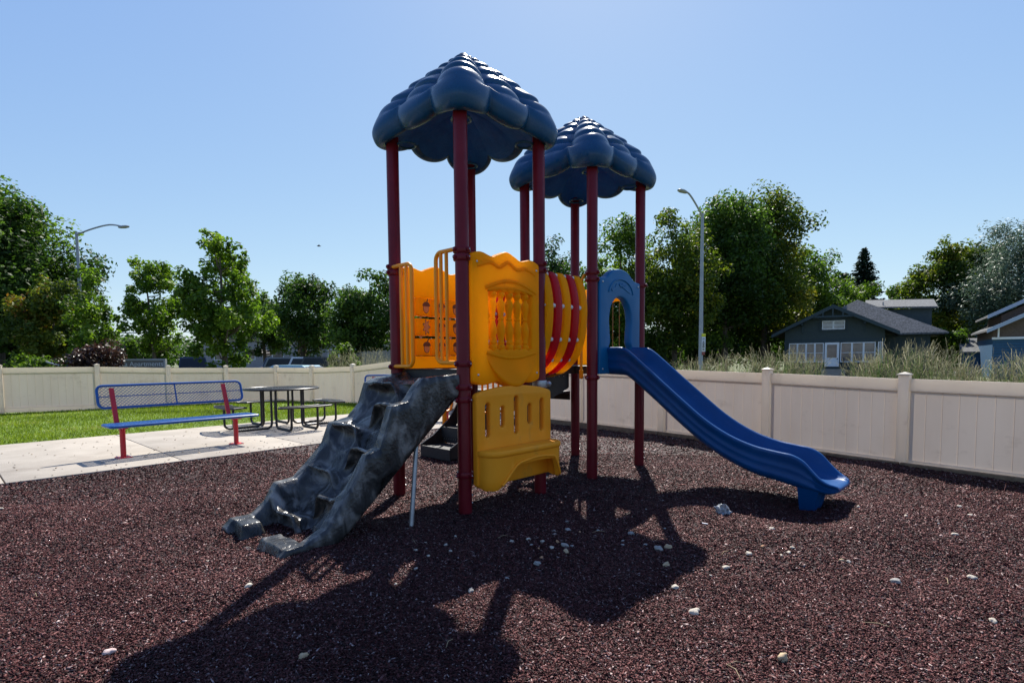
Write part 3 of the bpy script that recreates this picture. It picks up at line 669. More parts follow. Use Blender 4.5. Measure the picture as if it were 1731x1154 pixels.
# ---- slide
st_ = [(-.50, 1.495, 1.185, 1.285), (-.65, 1.495, 1.18, 1.284), (-.78, 1.488, 1.168, 1.275), (-.88, 1.43, 1.11, 1.235), (-1.0, 1.335, 1.02, 1.14), (-1.18, 1.19, .882, .995), (-1.46, .965, .66, .765), (-1.73, .758, .468, .565), (-1.98, .618, .335, .425), (-2.22, .535, .247, .33), (-2.44, .50, .205, .275), (-2.56, .484, .18, .252), (-2.66, .435, .163, .236), (-2.74, .352, .158, .226), (-2.80, .295, .150, .22), (-2.85, .262, .152, .220), (-2.89, .245, .160, .219), (-2.915, .230, .176, .213), (-2.925, .208, .190, .204)]
sp_ = catmull([(a, b, c) for a, b, c, d_ in st_], 4); sf_ = catmull([(a, d_, 0) for a, b, c, d_ in st_], 4)
mb = MB(); SU = 1.898; ns = len(sp_)
for i, (p, q) in enumerate(zip(sp_, sf_)):
    v, zr, zb = p; zf = q.y; tp_ = max(0, (-2.72-v)/.205); hw = .292*(1-.0*tp_)-.095*max(0, tp_)**3.2; zb = min(zb, zr-.004); zf = min(zf, zr-.002)
    f = lambda t: zb+(zr-zb)*t
    k = min(1, (zr-zb)/.3); e = .026*k+.004
    sec = [(0, zb), (-.17, zb), (-.235, f(.05)), (-.262, f(.20)), (-.266, f(.30)), (-.262, f(.315)), (-.270, f(.50)), (-.274, f(.58)), (-.270, f(.595)), (-.278, f(.78)), (-.292, zr-e*1.1), (-.292, zr-e*.4), (-.280, zr), (-.262, zr+.002*k), (-.246, zr-e*.35), (-.240, zr-e*1.1)]
    fl = [(-.222, zf+(zr-zf)*.55), (-.205, zf+(zr-zf)*.25), (-.17, zf+(zr-zf)*.06), (-.10, zf), (0, zf-.004*k)]
    half = sec+fl; pts = half+[(-a, b) for a, b in reversed(half[1:-1])]
    s_ = hw/.292
    for a, z in pts: mb.v.append((SU+a*s_, v, z))
    npt = len(pts)
for i in range(ns-1):
    for k in range(npt): a = i*npt+k; b = i*npt+(k+1) % npt; mb.f.append((a, b, b+npt, a+npt)); mb.m.append(0)
mb.f += [tuple(range(npt)), tuple((ns-1)*npt+k for k in range(npt))]; mb.m += [0, 0]
sl = mb.build('slide', slide_blue, play, smooth=70)
mb = MB()
def ftsec(z): k = z/.19; return [(-.125-.065*k, -2.73-.05*k), (-.115-.065*k, -2.60), (.115+.065*k, -2.60), (.125+.065*k, -2.73-.05*k), (.07, -2.745-.055*k), (.055, -2.715-.04*k), (.02, -2.715-.04*k), (.005, -2.755-.055*k), (-.03, -2.755-.055*k), (-.045, -2.715-.04*k), (-.08, -2.715-.04*k), (-.095, -2.745-.055*k)]
zs = (-.12, .0, .1, .19); 
for z in zs: mb.v += [(SU-.06+a, b, z) for a, b in ftsec(z)]
for i in range(3):
    for k in range(12): mb.f.append((i*12+k, i*12+(k+1) % 12, (i+1)*12+(k+1) % 12, (i+1)*12+k)); mb.m.append(0)
mb.f += [tuple(range(11, -1, -1)), tuple(36+k for k in range(12))]; mb.m += [0, 0]
mb.build('foot', slide_blue, sl, smooth=25)

# ---- far panel of tower two: yellow with an arched opening and thin bars
mb = MB(); plate(mb, [(-.43, 1.20), (.43, 1.20), (.43, 2.25), (.41, 2.28), (.2, 2.30), (-.2, 2.30), (-.41, 2.28), (-.43, 2.25)], [[(-.40, 1.36), (.05, 1.36), (.05, 1.88)]+[(-.175+.225*math.cos(a), 1.88+.225*math.sin(a)) for a in np.linspace(.1, math.pi-.1, 14)]+[(-.40, 1.88)]], .07, .018, FU(OFF+.49))
fp = mb.build('rear_panel', yellow, play, smooth=50)
mb = MB()
for v in (-.32, -.22, -.12, -.03): mb.tube([(OFF+.49, v, 1.34), (OFF+.49, v, 2.09)], .006, 8)
mb.build('bar', mat('thin bar brown', (.30, .15, .03), .5), fp)

# ---- transfer steps behind tower one
mb = MB()
for u, z in ((.95, .17), (1.32, .40)):
    mb.box((u+.19, 1.77, z-.02), (.38, .62, .02)); mb.box((u-.01, 1.77, z-.075), (.02, .64, .15))
for v in (1.45, 2.09):
    mb.prism([(.94, .04), (.94, .19), (1.15, .29), (1.45, .50), (1.75, .90), (1.85, .90), (1.85, .68), (1.40, .20), (1.25, .04)], FV(v), -.01, .01)
pf = MB()
for (u, z0, z1) in ((1.33, .17, .32), (1.70, .40, .75)):
    mb.box((u, 1.77, (z0+z1)/2), (.015, .62, z1-z0))
    for r_ in range(4):
        for c_ in range(12): mb.tube([(u-.010, 1.50+.049*c_, z0+.06+.045*r_), (u-.0085, 1.50+.049*c_, z0+.06+.045*r_)],   .009, 8, 1)
mb.box((2.12, 1.35, .90), (.62, 1.50, .03)); mb.box((1.83, 1.35, .85), (.02, 1.5, .12)); mb.box((2.42, 1.35, .85), (.02, 1.5, .12))
ts = mb.build('transfer_steps', [deck_m, mat('perforation glint', (.16, .15, .15), .4)], play, smooth=20)
mb = MB()
for u, v in ((1.9, 2.0), (2.38, 2.0)): mb.tube([(u, v, -.2), (u, v, .9)], .03, 12)
mb.build('leg', maroon, ts)
mb = MB(); mb.prism([(1.55, 1.19), (2.34, 1.19), (2.34, .97), (2.30, .95), (1.97, .84), (1.80, .80), (1.55, .95)], FV(.56), -.008, .008)
for k in range(6): mb.ball((1.72+.1*k, .548, 1.13), .008, 6, 1)
mb.build('gusset_plate', [deck_m, bolt_m], play, smooth=20)
mb = MB()
mb.tube([(1.35, 2.18, .60), (1.50, 2.18, .60), (1.565, 2.18, .63), (1.585, 2.18, .70), (1.585, 2.18, .86), (1.55, 2.18, 1.40)], .02, 10); mb.tube([(1.44, 2.18, .10), (1.44, 2.18, .62)], .035, 12)
mb.build('hand_rail', yellow_m, play)
mb = MB()
for k in range(8): u = 1.40+.105*k; mb.tube([(u, 1.42, .62), (u, 1.42, 1.28)], .016, 8)
mb.tube([(1.37, 1.42, 1.28), (2.18, 1.42, 1.28)], .02, 8); mb.tube([(1.37, 1.42, .62), (2.18, 1.42, .62)], .02, 8); mb.tube([(2.14, 1.42, .95), (2.05, 1.6, 1.0), (1.9, 1.9, 1.12)], .022, 8)
mb.build('guard_rail', yellow_m, play)

# ---- rock climber
def climber():
    sstep = lambda a, b, x: (lambda t: t*t*(3-2*t))(min(1, max(0, (x-a)/(b-a))))
    Lr = [(-.45, 1.255), (-.80, 1.20), (-.90, 1.165), (-.97, .97), (-1.08, .85), (-1.28, .815), (-1.35, .64), (-1.50, .48), (-1.62, .37), (-1.79, .345), (-1.87, .21), (-1.98, .12), (-2.14, .12), (-2.20, .06)]
    Rr = [(-.45, 1.25), (-.93, 1.22), (-1.0, 1.16), (-1.09, 1.04), (-1.245, 1.015), (-1.31, .82), (-1.36, .69), (-1.473, .66), (-1.6, .46), (-1.70, .335), (-1.83, .17), (-1.98, .095), (-2.12, .085), (-2.18, .03)]
    def itp(tab, u): return float(np.interp(-u, [-a for a, b in tab], [b for a, b in tab]))
    TL = [(-.46, 1.20), (-.72, 1.155), (-.84, 1.15), (-.885, 1.18), (-.905, 1.165), (-.935, .93), (-1.10, .80), (-1.21, .785), (-1.265, .825), (-1.288, .81), (-1.318, .585), (-1.41, .455), (-1.455, .44), (-1.497, .475), (-1.518, .46), (-1.548, .26), (-1.64, .125), (-1.79, .135), (-1.84, .175), (-1.862, .16), (-1.892, -.04), (-1.95, -.10), (-2.3, -.13)]
    TR = [(-.46, 1.20), (-.80, 1.16), (-.86, 1.0), (-1.06, .985), (-1.122, 1.02), (-1.143, 1.005), (-1.173, .76), (-1.25, .64), (-1.32, .63), (-1.372, .665), (-1.392, .65), (-1.422, .43), (-1.51, .30), (-1.63, .29), (-1.68, .33), (-1.702, .315), (-1.732, .08), (-1.80, -.04), (-1.92, -.10), (-2.3, -.13)]
    def hollow(tab, u):     # how far the riser is scooped in under the lip above it
        for (ua, za), (ub, zb2) in zip(tab[:-1], tab[1:]):
            if za-zb2 > .15 and ub < u < ua: f = (ua-u)/(ua-ub); return .085*math.sin(math.pi*f**.8)**.8
        return 0.
    def stairs(tab, u): return (itp(tab, u-.006)+2*itp(tab, u)+itp(tab, u+.006))/4
    nu, nv = 440, 110; U0, U1, V0, V1 = -.46, -2.20, -.505, .475
    H = {}; mb = MB()
    def zb_(u): return max(-.12, 1.12+(u+.5)*.885)
    for i in range(nu+1):
        u = U0+(U1-U0)*i/nu
        for j in range(nv+1):
            v = V0+(V1-V0)*j/nv
            w1 = mnoise.noise((u*2.2, v*2.2, 1.3))*.022+mnoise.noise((u*5, v*7, 4.))*.016+mnoise.noise((u*3, v*15, 9.))*.007
            w2 = mnoise.noise((u*2.0+9, v*2.6, 2.3))*.035
            uu = u+w1; vv = v+w2
            mixv = sstep(-.07, .05, vv+.02)
            zl = stairs(TL, uu); zr = stairs(TR, uu)
            z = zr*(1-mixv)+zl*mixv
            back = (hollow(TL, uu)*mixv+hollow(TR, uu)*(1-mixv))*max(0, 1-(abs(v)/.40)**8)
            if u < -.92:   # a worn groove where the two flights meet
                z -= .05*math.exp(-((vv+.03)/.05)**2)*(1 if u > -1.8 else 0)
            # the outer rims
            er = sstep(-.30, -.43, v+w1*.6)
            rz = itp(Rr, u+w1*.35)
            z = z*(1-er)+max(z, rz)*er if u > -1.85 else max(z, -.13*(1-er)+rz*er)
            el = sstep(.25, .40, v+w1*.6)
            lz = itp(Lr, u+w1*.35)
            z = z*(1-el)+lz*el if u > -1.85 else max(z, -.13*(1-el)+lz*el)
            # the two toes in the mulch
            if u < -1.93:
                a = sstep(-1.94, -2.0, uu)*(1-sstep(-2.13, -2.18, uu))
                z = max(z, (.115*sstep(-.03, -.12, v)-.02)*a*(1-sstep(-.44, -.50, v)*.6) if v < 0 else (.135*sstep(.15, .24, v)-.02)*a)
            z += mnoise.noise((u*3.4, v*3.4, 7.))*.010+mnoise.noise((u*8, v*8, 3.))*.007+mnoise.noise((u*17, v*17, 3.))*.004
            edge = min(j, nv-j)/nv
            z = max(z, zb_(u)+.015) if u > -1.72 else z
            bulge = .03*math.sin((z-.2)*5+u*3)*0
            H[i, j] = (u+back, v, z)
    off = {}
    for i in range(nu+1):
        for j in range(nv+1):
            u, v, z = H[i, j]
            if j == 0: v -= .012
            if j == nv: v += .012
            off[i, j] = len(mb.v); mb.v.append((u, v, z))
    bot = {}
    for i in range(nu+1):
        for j in range(nv+1):
            u, v, z = H[i, j]; vv = v*.985 if j in (0, nv) else v
            bot[i, j] = len(mb.v); mb.v.append((u, v, min(zb_(u), z-.02)))
    for i in range(nu):
        for j in range(nv):
            mb.f.append((off[i, j], off[i+1, j], off[i+1, j+1], off[i, j+1])); mb.f.append((bot[i, j], bot[i, j+1], bot[i+1, j+1], bot[i+1, j])); mb.m += [0, 0]
    # side walls with a few rows so that they can billow
    def wall(ks, side):
        rows = 7; grid = []
        for k in ks:
            a = Vector(mb.v[off[k]]); b = Vector(mb.v[bot[k]]); col = [off[k]]
            for r_ in range(1, rows):
                t = r_/rows; p = a.lerp(b, t); s_ = math.sin(math.pi*t)
                nn = mnoise.noise((p.x*3.2, p.z*3.2, 5+side))
                p.y += side*(.020*s_+.028*nn*s_); col.append(len(mb.v)); mb.v.append(tuple(p))
            col.append(bot[k]); grid.append(col)
        for c0, c1 in zip(grid[:-1], grid[1:]):
            for r_ in range(rows): mb.f.append((c0[r_], c0[r_+1], c1[r_+1], c1[r_])); mb.m.append(0)
    wall([(i, 0) for i in range(nu+1)], -1); wall([(i, nv) for i in range(nu+1)], 1)
    wall([(0, j) for j in range(nv+1)], 0); wall([(nu, j) for j in range(nv+1)], 0)
    c = mb.build('rock_climber', rock_m, play, smooth=180)
    b = MB(); b.tube([(-.985, -.455, .70), (-1.145, -.555, -.15)], .0195, 14); b.build('support_pole', steel, c)
climber()

# ================================================================ FENCE
fence = empty('vinyl_fence', (FENCE[6][0], FENCE[6][1], 0), 0, 'beige vinyl privacy fence with square capped posts enclosing the playground', 'fence')
fo = Vector(fence.location)
for i, (x, y, zb, zt) in enumerate(FENCE):
    a = Vector((*FENCE[max(i-1, 0)][:2], 0)); b = Vector((*FENCE[min(i+1, len(FENCE)-1)][:2], 0)); an = math.atan2(b.y-a.y, b.x-a.x)
    rot = Matrix.Rotation(an, 3, 'Z'); mb = MB(); zt2 = zt+.045; p = Vector((x, y, 0))-fo
    mb.box(p+Vector((0, 0, (zt2+zb-.3)/2)), (.115, .115, zt2-zb+.3), rot=rot, bev=.008)
    po = mb.build('post', vinyl_f, fence, smooth=30)
    c = MB(); c.box(p+Vector((0, 0, zt2+.008)), (.135, .135, .018), rot=rot, bev=.004)
    cv = [rot @ Vector((s*.062, t*.062, 0))+p+Vector((0, 0, zt2+.017)) for s, t in ((-1, -1), (1, -1), (1, 1), (-1, 1))]+[p+Vector((0, 0, zt2+.043))]
    c.add(cv, [(0, 1, 4), (1, 2, 4), (2, 3, 4), (3, 0, 4), (3, 2, 1, 0)]); c.build('cap', vinyl_f, po, smooth=0)
for (x0, y0, b0, t0), (x1, y1, b1, t1) in zip(FENCE[:-1], FENCE[1:]):
    a = Vector((x0, y0, 0))-fo; b = Vector((x1, y1, 0))-fo; e = (b-a).normalized(); Ln = (b-a).length; nn = Vector((-e.y, e.x, 0))
    a = a+e*.062; b = b-e*.062; ln = (b-a).length
    P = lambda s, z, d: a+e*s+nn*d+Vector((0, 0, z))
    zb = lambda s: b0+(b1-b0)*s/ln; zt = lambda s: t0+(t1-t0)*s/ln
    box6 = [(0, 1, 3, 2), (4, 6, 7, 5), (0, 2, 6, 4), (1, 5, 7, 3), (2, 3, 7, 6), (0, 4, 5, 1)]
    for nm, f0, f1 in (('top_rail', lambda s: zt(s)-.15, lambda s: zt(s)), ('bottom_rail', lambda s: zb(s)-.03, lambda s: zb(s)+.10)):
        MB().add([P(s, f(s), d) for s in (0, ln) for f in (f0, f1) for d in (-.022, .022)], box6).build(nm, vinyl_f, fence, smooth=0)
    mb = MB(); nb = max(6, round(ln/.152)); w = ln/nb; prof = []
    for k in range(nb): prof += [(k*w, .005), (k*w+.003, .005), (k*w+.006, 0), ((k+1)*w-.003, 0)]
    prof.append((ln, .005))
    for s, d in prof: mb.v += [P(s, zb(s)+.09, d), P(s, zt(s)-.14, d)]
    for k in range(len(prof)-1): mb.f.append((2*k, 2*k+2, 2*k+3, 2*k+1)); mb.m.append(0)
    mb.build('board_panel', vinyl, fence, smooth=0, clean=False)
# low timber edging at the foot of the right hand run
te = empty('timber_edging', (3.3, 8.6, 0), 0, 'weathered brown timber edging along the foot of the right hand fence', 'edging')
for (x0, y0, b0, t0), (x1, y1, b1, t1) in list(zip(FENCE[:-1], FENCE[1:]))[9:]:
    a = Vector((x0, y0, b0+.0)); b = Vector((x1, y1, b1+.0)); e = (b-a).normalized(); nn = Vector((e.y, -e.x, 0))*.10
    if nn.y > 0: nn = -nn
    lo = Vector((0, 0, .02)); off_ = Vector((3.3, 8.6, 0)); MB().bar(a+nn+lo-off_+e*.01, b+nn+lo-off_-e*.01, .07, .11).build('timber', timber, te, smooth=0)

# ================================================================ BENCHES AND PICNIC TABLE
def lattice(mb, x0, x1, y0, y1, px, py, fn, w=.0045, t=.004):
    """expanded metal: diamond cells between two frames"""
    nx = round((x1-x0)/px); ny = round((y1-y0)/py); px = (x1-x0)/nx; py = (y1-y0)/ny
    for i in range(nx):
        for j in range(ny):
            cx, cy = x0+px*i, y0+py*j
            for (a, b) in (((0, .5), (.5, 1)), ((.5, 1), (1, .5)), ((1, .5), (.5, 0)), ((.5, 0), (0, .5))):
                mb.bar(fn(cx+a[0]*px, cy+a[1]*py), fn(cx+b[0]*px, cy+b[1]*py), w, t)
def make_bench():
    root = empty('park_bench', (0, 0, 0))
    BF = lambda x, z: Vector((x, .33+(z-.64)*.30, z))       # leaning backrest plane
    L0, L1 = -.885, .985
    mb = MB(); fr = [BF(x, z) for x, z in rrect(L0, L1, .64, .935, .07, 6)]; fr.append(fr[0]); mb.tube(fr+[fr[1]], .017, 10, cap=False)
    mb.tube([BF(.05, .645), BF(.05, .93)], .010, 8); mb.tube([BF(L0, .79), BF(L1, .79)], .006, 8)
    bk = mb.build('backrest', bench_blue, root)
    mb = MB(); lattice(mb, L0+.01, L1-.01, .65, .925, .047, .0395, BF, .0052); mb.build('mesh', bench_blue, bk, smooth=0, clean=False)
    mb = MB(); SF = lambda x, y: Vector((x, y, .445))
    fr = [SF(x, y)-Vector((0, 0, .018)) for x, y in rrect(L0, L1, -.19, .21, .035, 4)]; fr.append(fr[0]); mb.tube(fr+[fr[1]], .020, 10, cap=False)
    st = mb.build('seat', bench_blue, root)
    mb = MB(); lattice(mb, L0+.01, L1-.01, -.18, .20, .047, .04, SF, .012); mb.build('mesh', bench_blue, st, smooth=0, clean=False)
    for x in (-.72, .72):
        mb = MB(); mb.tube([(x, 0, 0), (x, 0, .40)], .033, 16); mb.box((x, 0, .006), (.16, .16, .012), bev=.003)
        mb.box((x, .02, .405), (.06, .34, .035), bev=.006); mb.tube([(x, .02, .36), (x, .19, .40)], .02, 8)
        mb.bar((x, .215, .40), (x, .408, .90), .055, .03)
        lg = mb.build('leg', bench_red, root)
        b = MB()
        for s, t in ((-1, -1), (1, -1), (1, 1), (-1, 1)): b.ball((x+s*.06, t*.06, .014), .010, 8)
        b.build('bolt', bolt_m, lg)
    return root
bench = make_bench(); bench.location = (-4.65, 7.67, .12); bench.rotation_euler.z = R(49.8)
tag(bench, 'blue mesh bench on two red legs in front of the picnic table', 'bench', 'blue mesh benches on the concrete path')
bench2 = copy_tree(bench); bench2.location = (-2.03, 10.92, .12); bench2.rotation_euler.z = R(13.5)
tag(bench2, 'far blue mesh bench half hidden behind the rock climber', 'bench')

pt = empty('picnic_table', (-4.38, 10.38, .12), R(0), 'round black mesh picnic table with four attached seats on the concrete path', 'picnic table')
mb = MB(); Rt = .66
rim = [(Rt*math.cos(2*math.pi*k/48), Rt*math.sin(2*math.pi*k/48), .725) for k in range(50)]; mb.tube(rim, .018, 10, cap=False)
top = mb.build('tabletop', black_c, pt)
mb = MB(); step = .042; n = int(Rt/step)+1
for i in range(-n, n+1):
    for j in range(-n, n+1):
        cx, cy = i*step, j*step
        if math.hypot(cx, cy) < Rt-.02:
            for a, b in (((-.5, 0), (0, .5)), ((0, .5), (.5, 0)), ((.5, 0), (0, -.5)), ((0, -.5), (-.5, 0))):
                mb.bar((cx+a[0]*step, cy+a[1]*step, .735), (cx+b[0]*step, cy+b[1]*step, .735), .011, .005)
mb.build('mesh', black_c, top, smooth=0, clean=False)
for k in range(4):
    an = R(45+90*k); rot = Matrix.Rotation(an, 3, 'Z'); mb = MB()
    def arcpt(r, a): return Vector((r*math.cos(a), r*math.sin(a), .43))
    r0, r1, aw = .86, 1.14, .44
    loop = [arcpt(r1, -aw+2*aw*t/16) for t in range(17)]+[arcpt(r0, aw-2*aw*t/16) for t in range(17)]; loop.append(loop[0])
    mb.tube([rot @ p for p in loop]+[rot @ loop[1]], .016, 8, cap=False)
    stt = mb.build('seat', black_c, pt)
    mb = MB(); 
    for i in range(26):
        for j in range(7):
            a0 = -aw+2*aw*i/26; da = 2*aw/26; q0 = r0+(r1-r0)*j/7; dr = (r1-r0)/7
            pts = [arcpt(q0+dr/2, a0), arcpt(q0+dr, a0+da/2), arcpt(q0+dr/2, a0+da), arcpt(q0, a0+da/2)]
            for a, b in zip(pts, pts[1:]+pts[:1]): mb.bar(rot @ (a+Vector((0, 0, .01))), rot @ (b+Vector((0, 0, .01))), .010, .005)
    mb.build('mesh', black_c, stt, smooth=0, clean=False)
    for s in (-.24, .24):
        pts = [(.30, s, .72), (.30, s, .10)]+[(.30+.08-.08*math.cos(R(a)), s, .10-.08*math.sin(R(a))) for a in (30, 60, 90)]+[(.88, s, .02)]+[(.88+.08*math.sin(R(a)), s, .10-.08*math.cos(R(a))) for a in (30, 60, 90)]+[(.96, s, .43)]
        mb = MB(); mb.tube([rot @ Vector(p) for p in pts], .021, 10); mb.build('leg', black_c, pt)

# ================================================================ PEBBLES AND LITTER ON THE MULCH
peb = {'grey': mat('grey pebble', (.23, .215, .19), .8, (.34, .325, .295), 20, .4, 60), 'tan': mat('tan pebble', (.40, .29, .16), .8, (.50, .38, .24), 20, .4, 60),
       'pale': mat('pale pebble', (.40, .345, .27), .8, (.50, .45, .37), 20, .4, 60), 'orange': mat('orange pebble', (.45, .22, .10), .8, (.52, .30, .16), 20, .4, 60), 'pink': mat('pinkish pebble', (.50, .36, .33), .8, (.58, .45, .42), 20, .4, 60)}
def pebble_mesh(seed, kind):
    rng = random.Random(seed); bm = bmesh.new(); bmesh.ops.create_icosphere(bm, subdivisions=3, radius=1)
    ax = (1, rng.uniform(.55, .9), rng.uniform(.5, .8))
    for v in bm.verts:
        n = 1+.42*mnoise.noise(v.co*1.2+Vector((seed*3.1, 0, 0)))+.14*mnoise.noise(v.co*3+Vector((0, seed, 0)))
        v.co = Vector((v.co.x*ax[0]*n, v.co.y*ax[1]*n, v.co.z*ax[2]*n))
    me = bpy.data.meshes.new('pebble'); bm.to_mesh(me); bm.free(); me.polygons.foreach_set('use_smooth', [True]*len(me.polygons)); me.materials.append(peb[kind]); return me
PM = {(k, i): pebble_mesh(11*i+len(k), k) for k in peb for i in range(3)}
A = lambda x, y: (600+x/2.7047, 820+y/2.7047); B_ = lambda x, y: (x/2.7047, 820+y/2.7047); C_ = lambda x, y: (1150+x/2.979, 840+y/2.979)
SH = 'on the shaded mulch below the yellow bench panel'
def peb_at(px, kind, r, label):
    r *= .70
    p = ground(*px, 0); p = ground(*px, mound(p.x, p.y)); o = bpy.data.objects.new('pebble', PM[kind, peb_at.n % 3]); peb_at.n += 1; link(o)
    o.location = (p.x, p.y, mound(p.x, p.y)+r*.34); o.scale = (r, r, r); o.rotation_euler = (random.uniform(-.2, .2), random.uniform(-.2, .2), random.uniform(0, 6.28))
    tag(o, label, 'pebble', 'pebbles scattered over the mulch')
peb_at.n = 0
for x, y in ((860, 122), (970, 168), (912, 227), (910, 212), (1112, 209), (806, 272), (993, 280)): peb_at(A(x, y), 'grey', .022, 'small grey pebble in the deep shade straight below the bench panel')
for x, y in ((857, 259), (900, 286), (716, 258), (793, 247)): peb_at(A(x, y), 'pale', .026, 'small pale pebble in the loose cluster at the middle of the shadow')
for x, y in ((1027, 217), (926, 260), (853, 334), (840, 288)): peb_at(A(x, y), 'orange', .021, 'small orange brown pebble in the cluster at the middle of the shadow')
for x, y in ((323, 267), (415, 274), (336, 321), (279, 297), (435, 304)): peb_at(A(x, y), 'pale', .022, 'small pale pebble in the shadow just right of the grey support pole')
for x, y in ((1225, 257), (1222, 275), (1327, 274), (1416, 200), (1332, 114), (1408, 72)): peb_at(A(x, y), 'grey', .022, 'grey pebble at the right hand end of the roof shadow')
for x, y in ((279, 383), (187, 454)): peb_at(A(x, y), 'pale', .021, 'pale pebble caught in the thin sun streaks within the left of the shadow')
for x, y, k, r, t in ((973, 208, 'grey', .036, 'largest grey pebble in the dark shade under the bench panel'), (962, 279, 'grey', .042, 'big grey pebble touching a tan one in the shadow'), (966, 307, 'tan', .036, 'big tan pebble touching a grey one in the shadow'),
                      (834, 362, 'grey', .036, 'rounded grey pebble alone just below the pebble cluster'), (694, 428, 'grey', .021, 'small grey pebble at the top of the diagonal post shadow'), (530, 488, 'grey', .036, 'large grey pebble alone on the left side of the big shadow'),
                      (1262, 224, 'grey', .038, 'flat pale grey pebble near the right end of the shadow'), (1390, 296, 'grey', .046, 'largest grey rock at the right tip of the shadow'), (1433, 287, 'tan', .042, 'tan rock beside the largest grey rock at the shadow tip'),
                      (1424, 370, 'tan', .040, 'flat tan rock on the lit mulch below the shadow tip'), (1694, 382, 'pale', .036, 'upright pale pebble on lit mulch right of the shadow tip'), (1627, 418, 'grey', .020, 'tiny grey pebble below the upright pale pebble'),
                      (1464, 474, 'pale', .034, 'pale pebble on lit mulch right of the lower shadow lobe'), (1552, 588, 'pale', .044, 'large pale pebble alone on the lit mulch at lower middle'), (460, 236, 'pale', .024, 'slim cream pebble standing on end beside the grey support pole')):
    peb_at(A(x, y), k, r, t)
for x, y, k, r, t in ((1136, 462, 'pale', .034, 'cream flat pebble on lit mulch below the rock climber toes'), (497, 772, 'pink', .040, 'pinkish white pebble alone at the lower left'), (1388, 788, 'tan', .034, 'tan pebble in the dark shadow at the bottom of the scene'),
                      (950, 349, 'pale', .018, 'tiny cream pebble left of the cream flat pebble'), (5, 112, 'pale', .030, 'pale pebble at the far left edge near the concrete path')):
    peb_at(B_(x, y), k, r, t)
for x, y in ((897, 53), (1406, 46), (1460, 96), (1136, 101)): peb_at(C_(x, y), 'pale', .030, 'pale pebble on the lit mulch right of the slide foot')
for x, y in ((565, 256), (545, 282), (508, 298)): peb_at(C_(x, y), 'pale', .026, 'one of three cream pebbles close together below the slide shadow')
for x, y, k, r, t in ((460, 170, 'pale', .034, 'pale pebble near the end of the slide shadow'), (1380, 193, 'pale', .036, 'cream pebble on the mulch toward the right edge'), (415, 250, 'orange', .022, 'small orange pebble left of the three cream pebbles'),
                      (347, 290, 'pale', .036, 'oval cream pebble left of the three cream pebbles'), (810, 324, 'tan', .026, 'tan pebble touching a grey one below the slide exit'), (848, 329, 'grey', .028, 'grey pebble touching a tan one below the slide exit'),
                      (1080, 430, 'grey', .042, 'large light grey pebble on open mulch at the right'), (1470, 410, 'pale', .036, 'angular white pebble on open mulch at the right'), (1576, 630, 'pale', .034, 'white pebble near the lower right corner'),
                      (516, 820, 'tan', .046, 'large tan pebble at the bottom of the scene on lit mulch'), (572, 882, 'pale', .014, 'tiny white chip beside the large tan pebble'), (1300, 137, 'grey', .026, 'dull grey pebble half sunk in mulch right of the slide')):
    peb_at(C_(x, y), k, r, t)
for k, (x, y) in enumerate(((1246, 1128), (1240, 1140), (1012, 902), (700, 918), (850, 910), (396, 842), (1225, 938), (60, 1010), (1600, 985), (1480, 1060), (760, 1092), (300, 905))):
    p = ground(x, y, .0); p = ground(x, y, mound(p.x, p.y)); a_ = k*1.7; z = mound(p.x, p.y)+.016; d_ = Vector((math.cos(a_), math.sin(a_), 0))*random.uniform(.03, .06)
    o = MB().tube([p.xy.to_3d()+Vector((0, 0, z))-d_, p.xy.to_3d()+Vector((0, 0, z+.012))+d_.yxz*.15, p.xy.to_3d()+Vector((0, 0, z+.002))+d_], [.0012, .0018, .001], 5).build('dry_stem', mat('dry stem straw', (.34, .26, .14), .8))
    tag(o, 'thin pale dry stem lying loose on the mulch', 'twig', 'dry stems on the mulch')
# crumpled wrapper and a white straw end
p = ground(1221, 868, .0); bm = bmesh.new(); bmesh.ops.create_icosphere(bm, subdivisions=3, radius=1)
for v in bm.verts:
    n = .75+.75*abs(mnoise.noise(v.co*2.2+Vector((4, 1, 2))))+.25*mnoise.noise(v.co*6)
    v.co = Vector((v.co.x*.075*n, v.co.y*.06*n, max(-.2, v.co.z)*.075*n*(1-.35*v.co.x)))
me = bpy.data.meshes.new('wrapper'); bm.to_mesh(me); bm.free(); me.materials.append(mat('crumpled foil', (.42, .45, .48), .35, (.12, .13, .14), 30, .8, 40, metal=.3))
o = link(bpy.data.objects.new('wrapper', me)); o.location = (p.x, p.y, mound(p.x, p.y)+.012); o.rotation_euler = (0, .25, .4)
tag(o, 'crumpled grey foil wrapper lying beside the slide shadow', 'litter')
p = ground(1187, 888, 0); q = ground(1193, 890, 0); z = mound(p.x, p.y)+.012
o = MB().tube([(p.x, p.y, z), (q.x+.015, q.y-.005, z+.003)], .0045, 8).build('straw', white_p); tag(o, 'short white straw end on the mulch near the foil wrapper', 'litter')

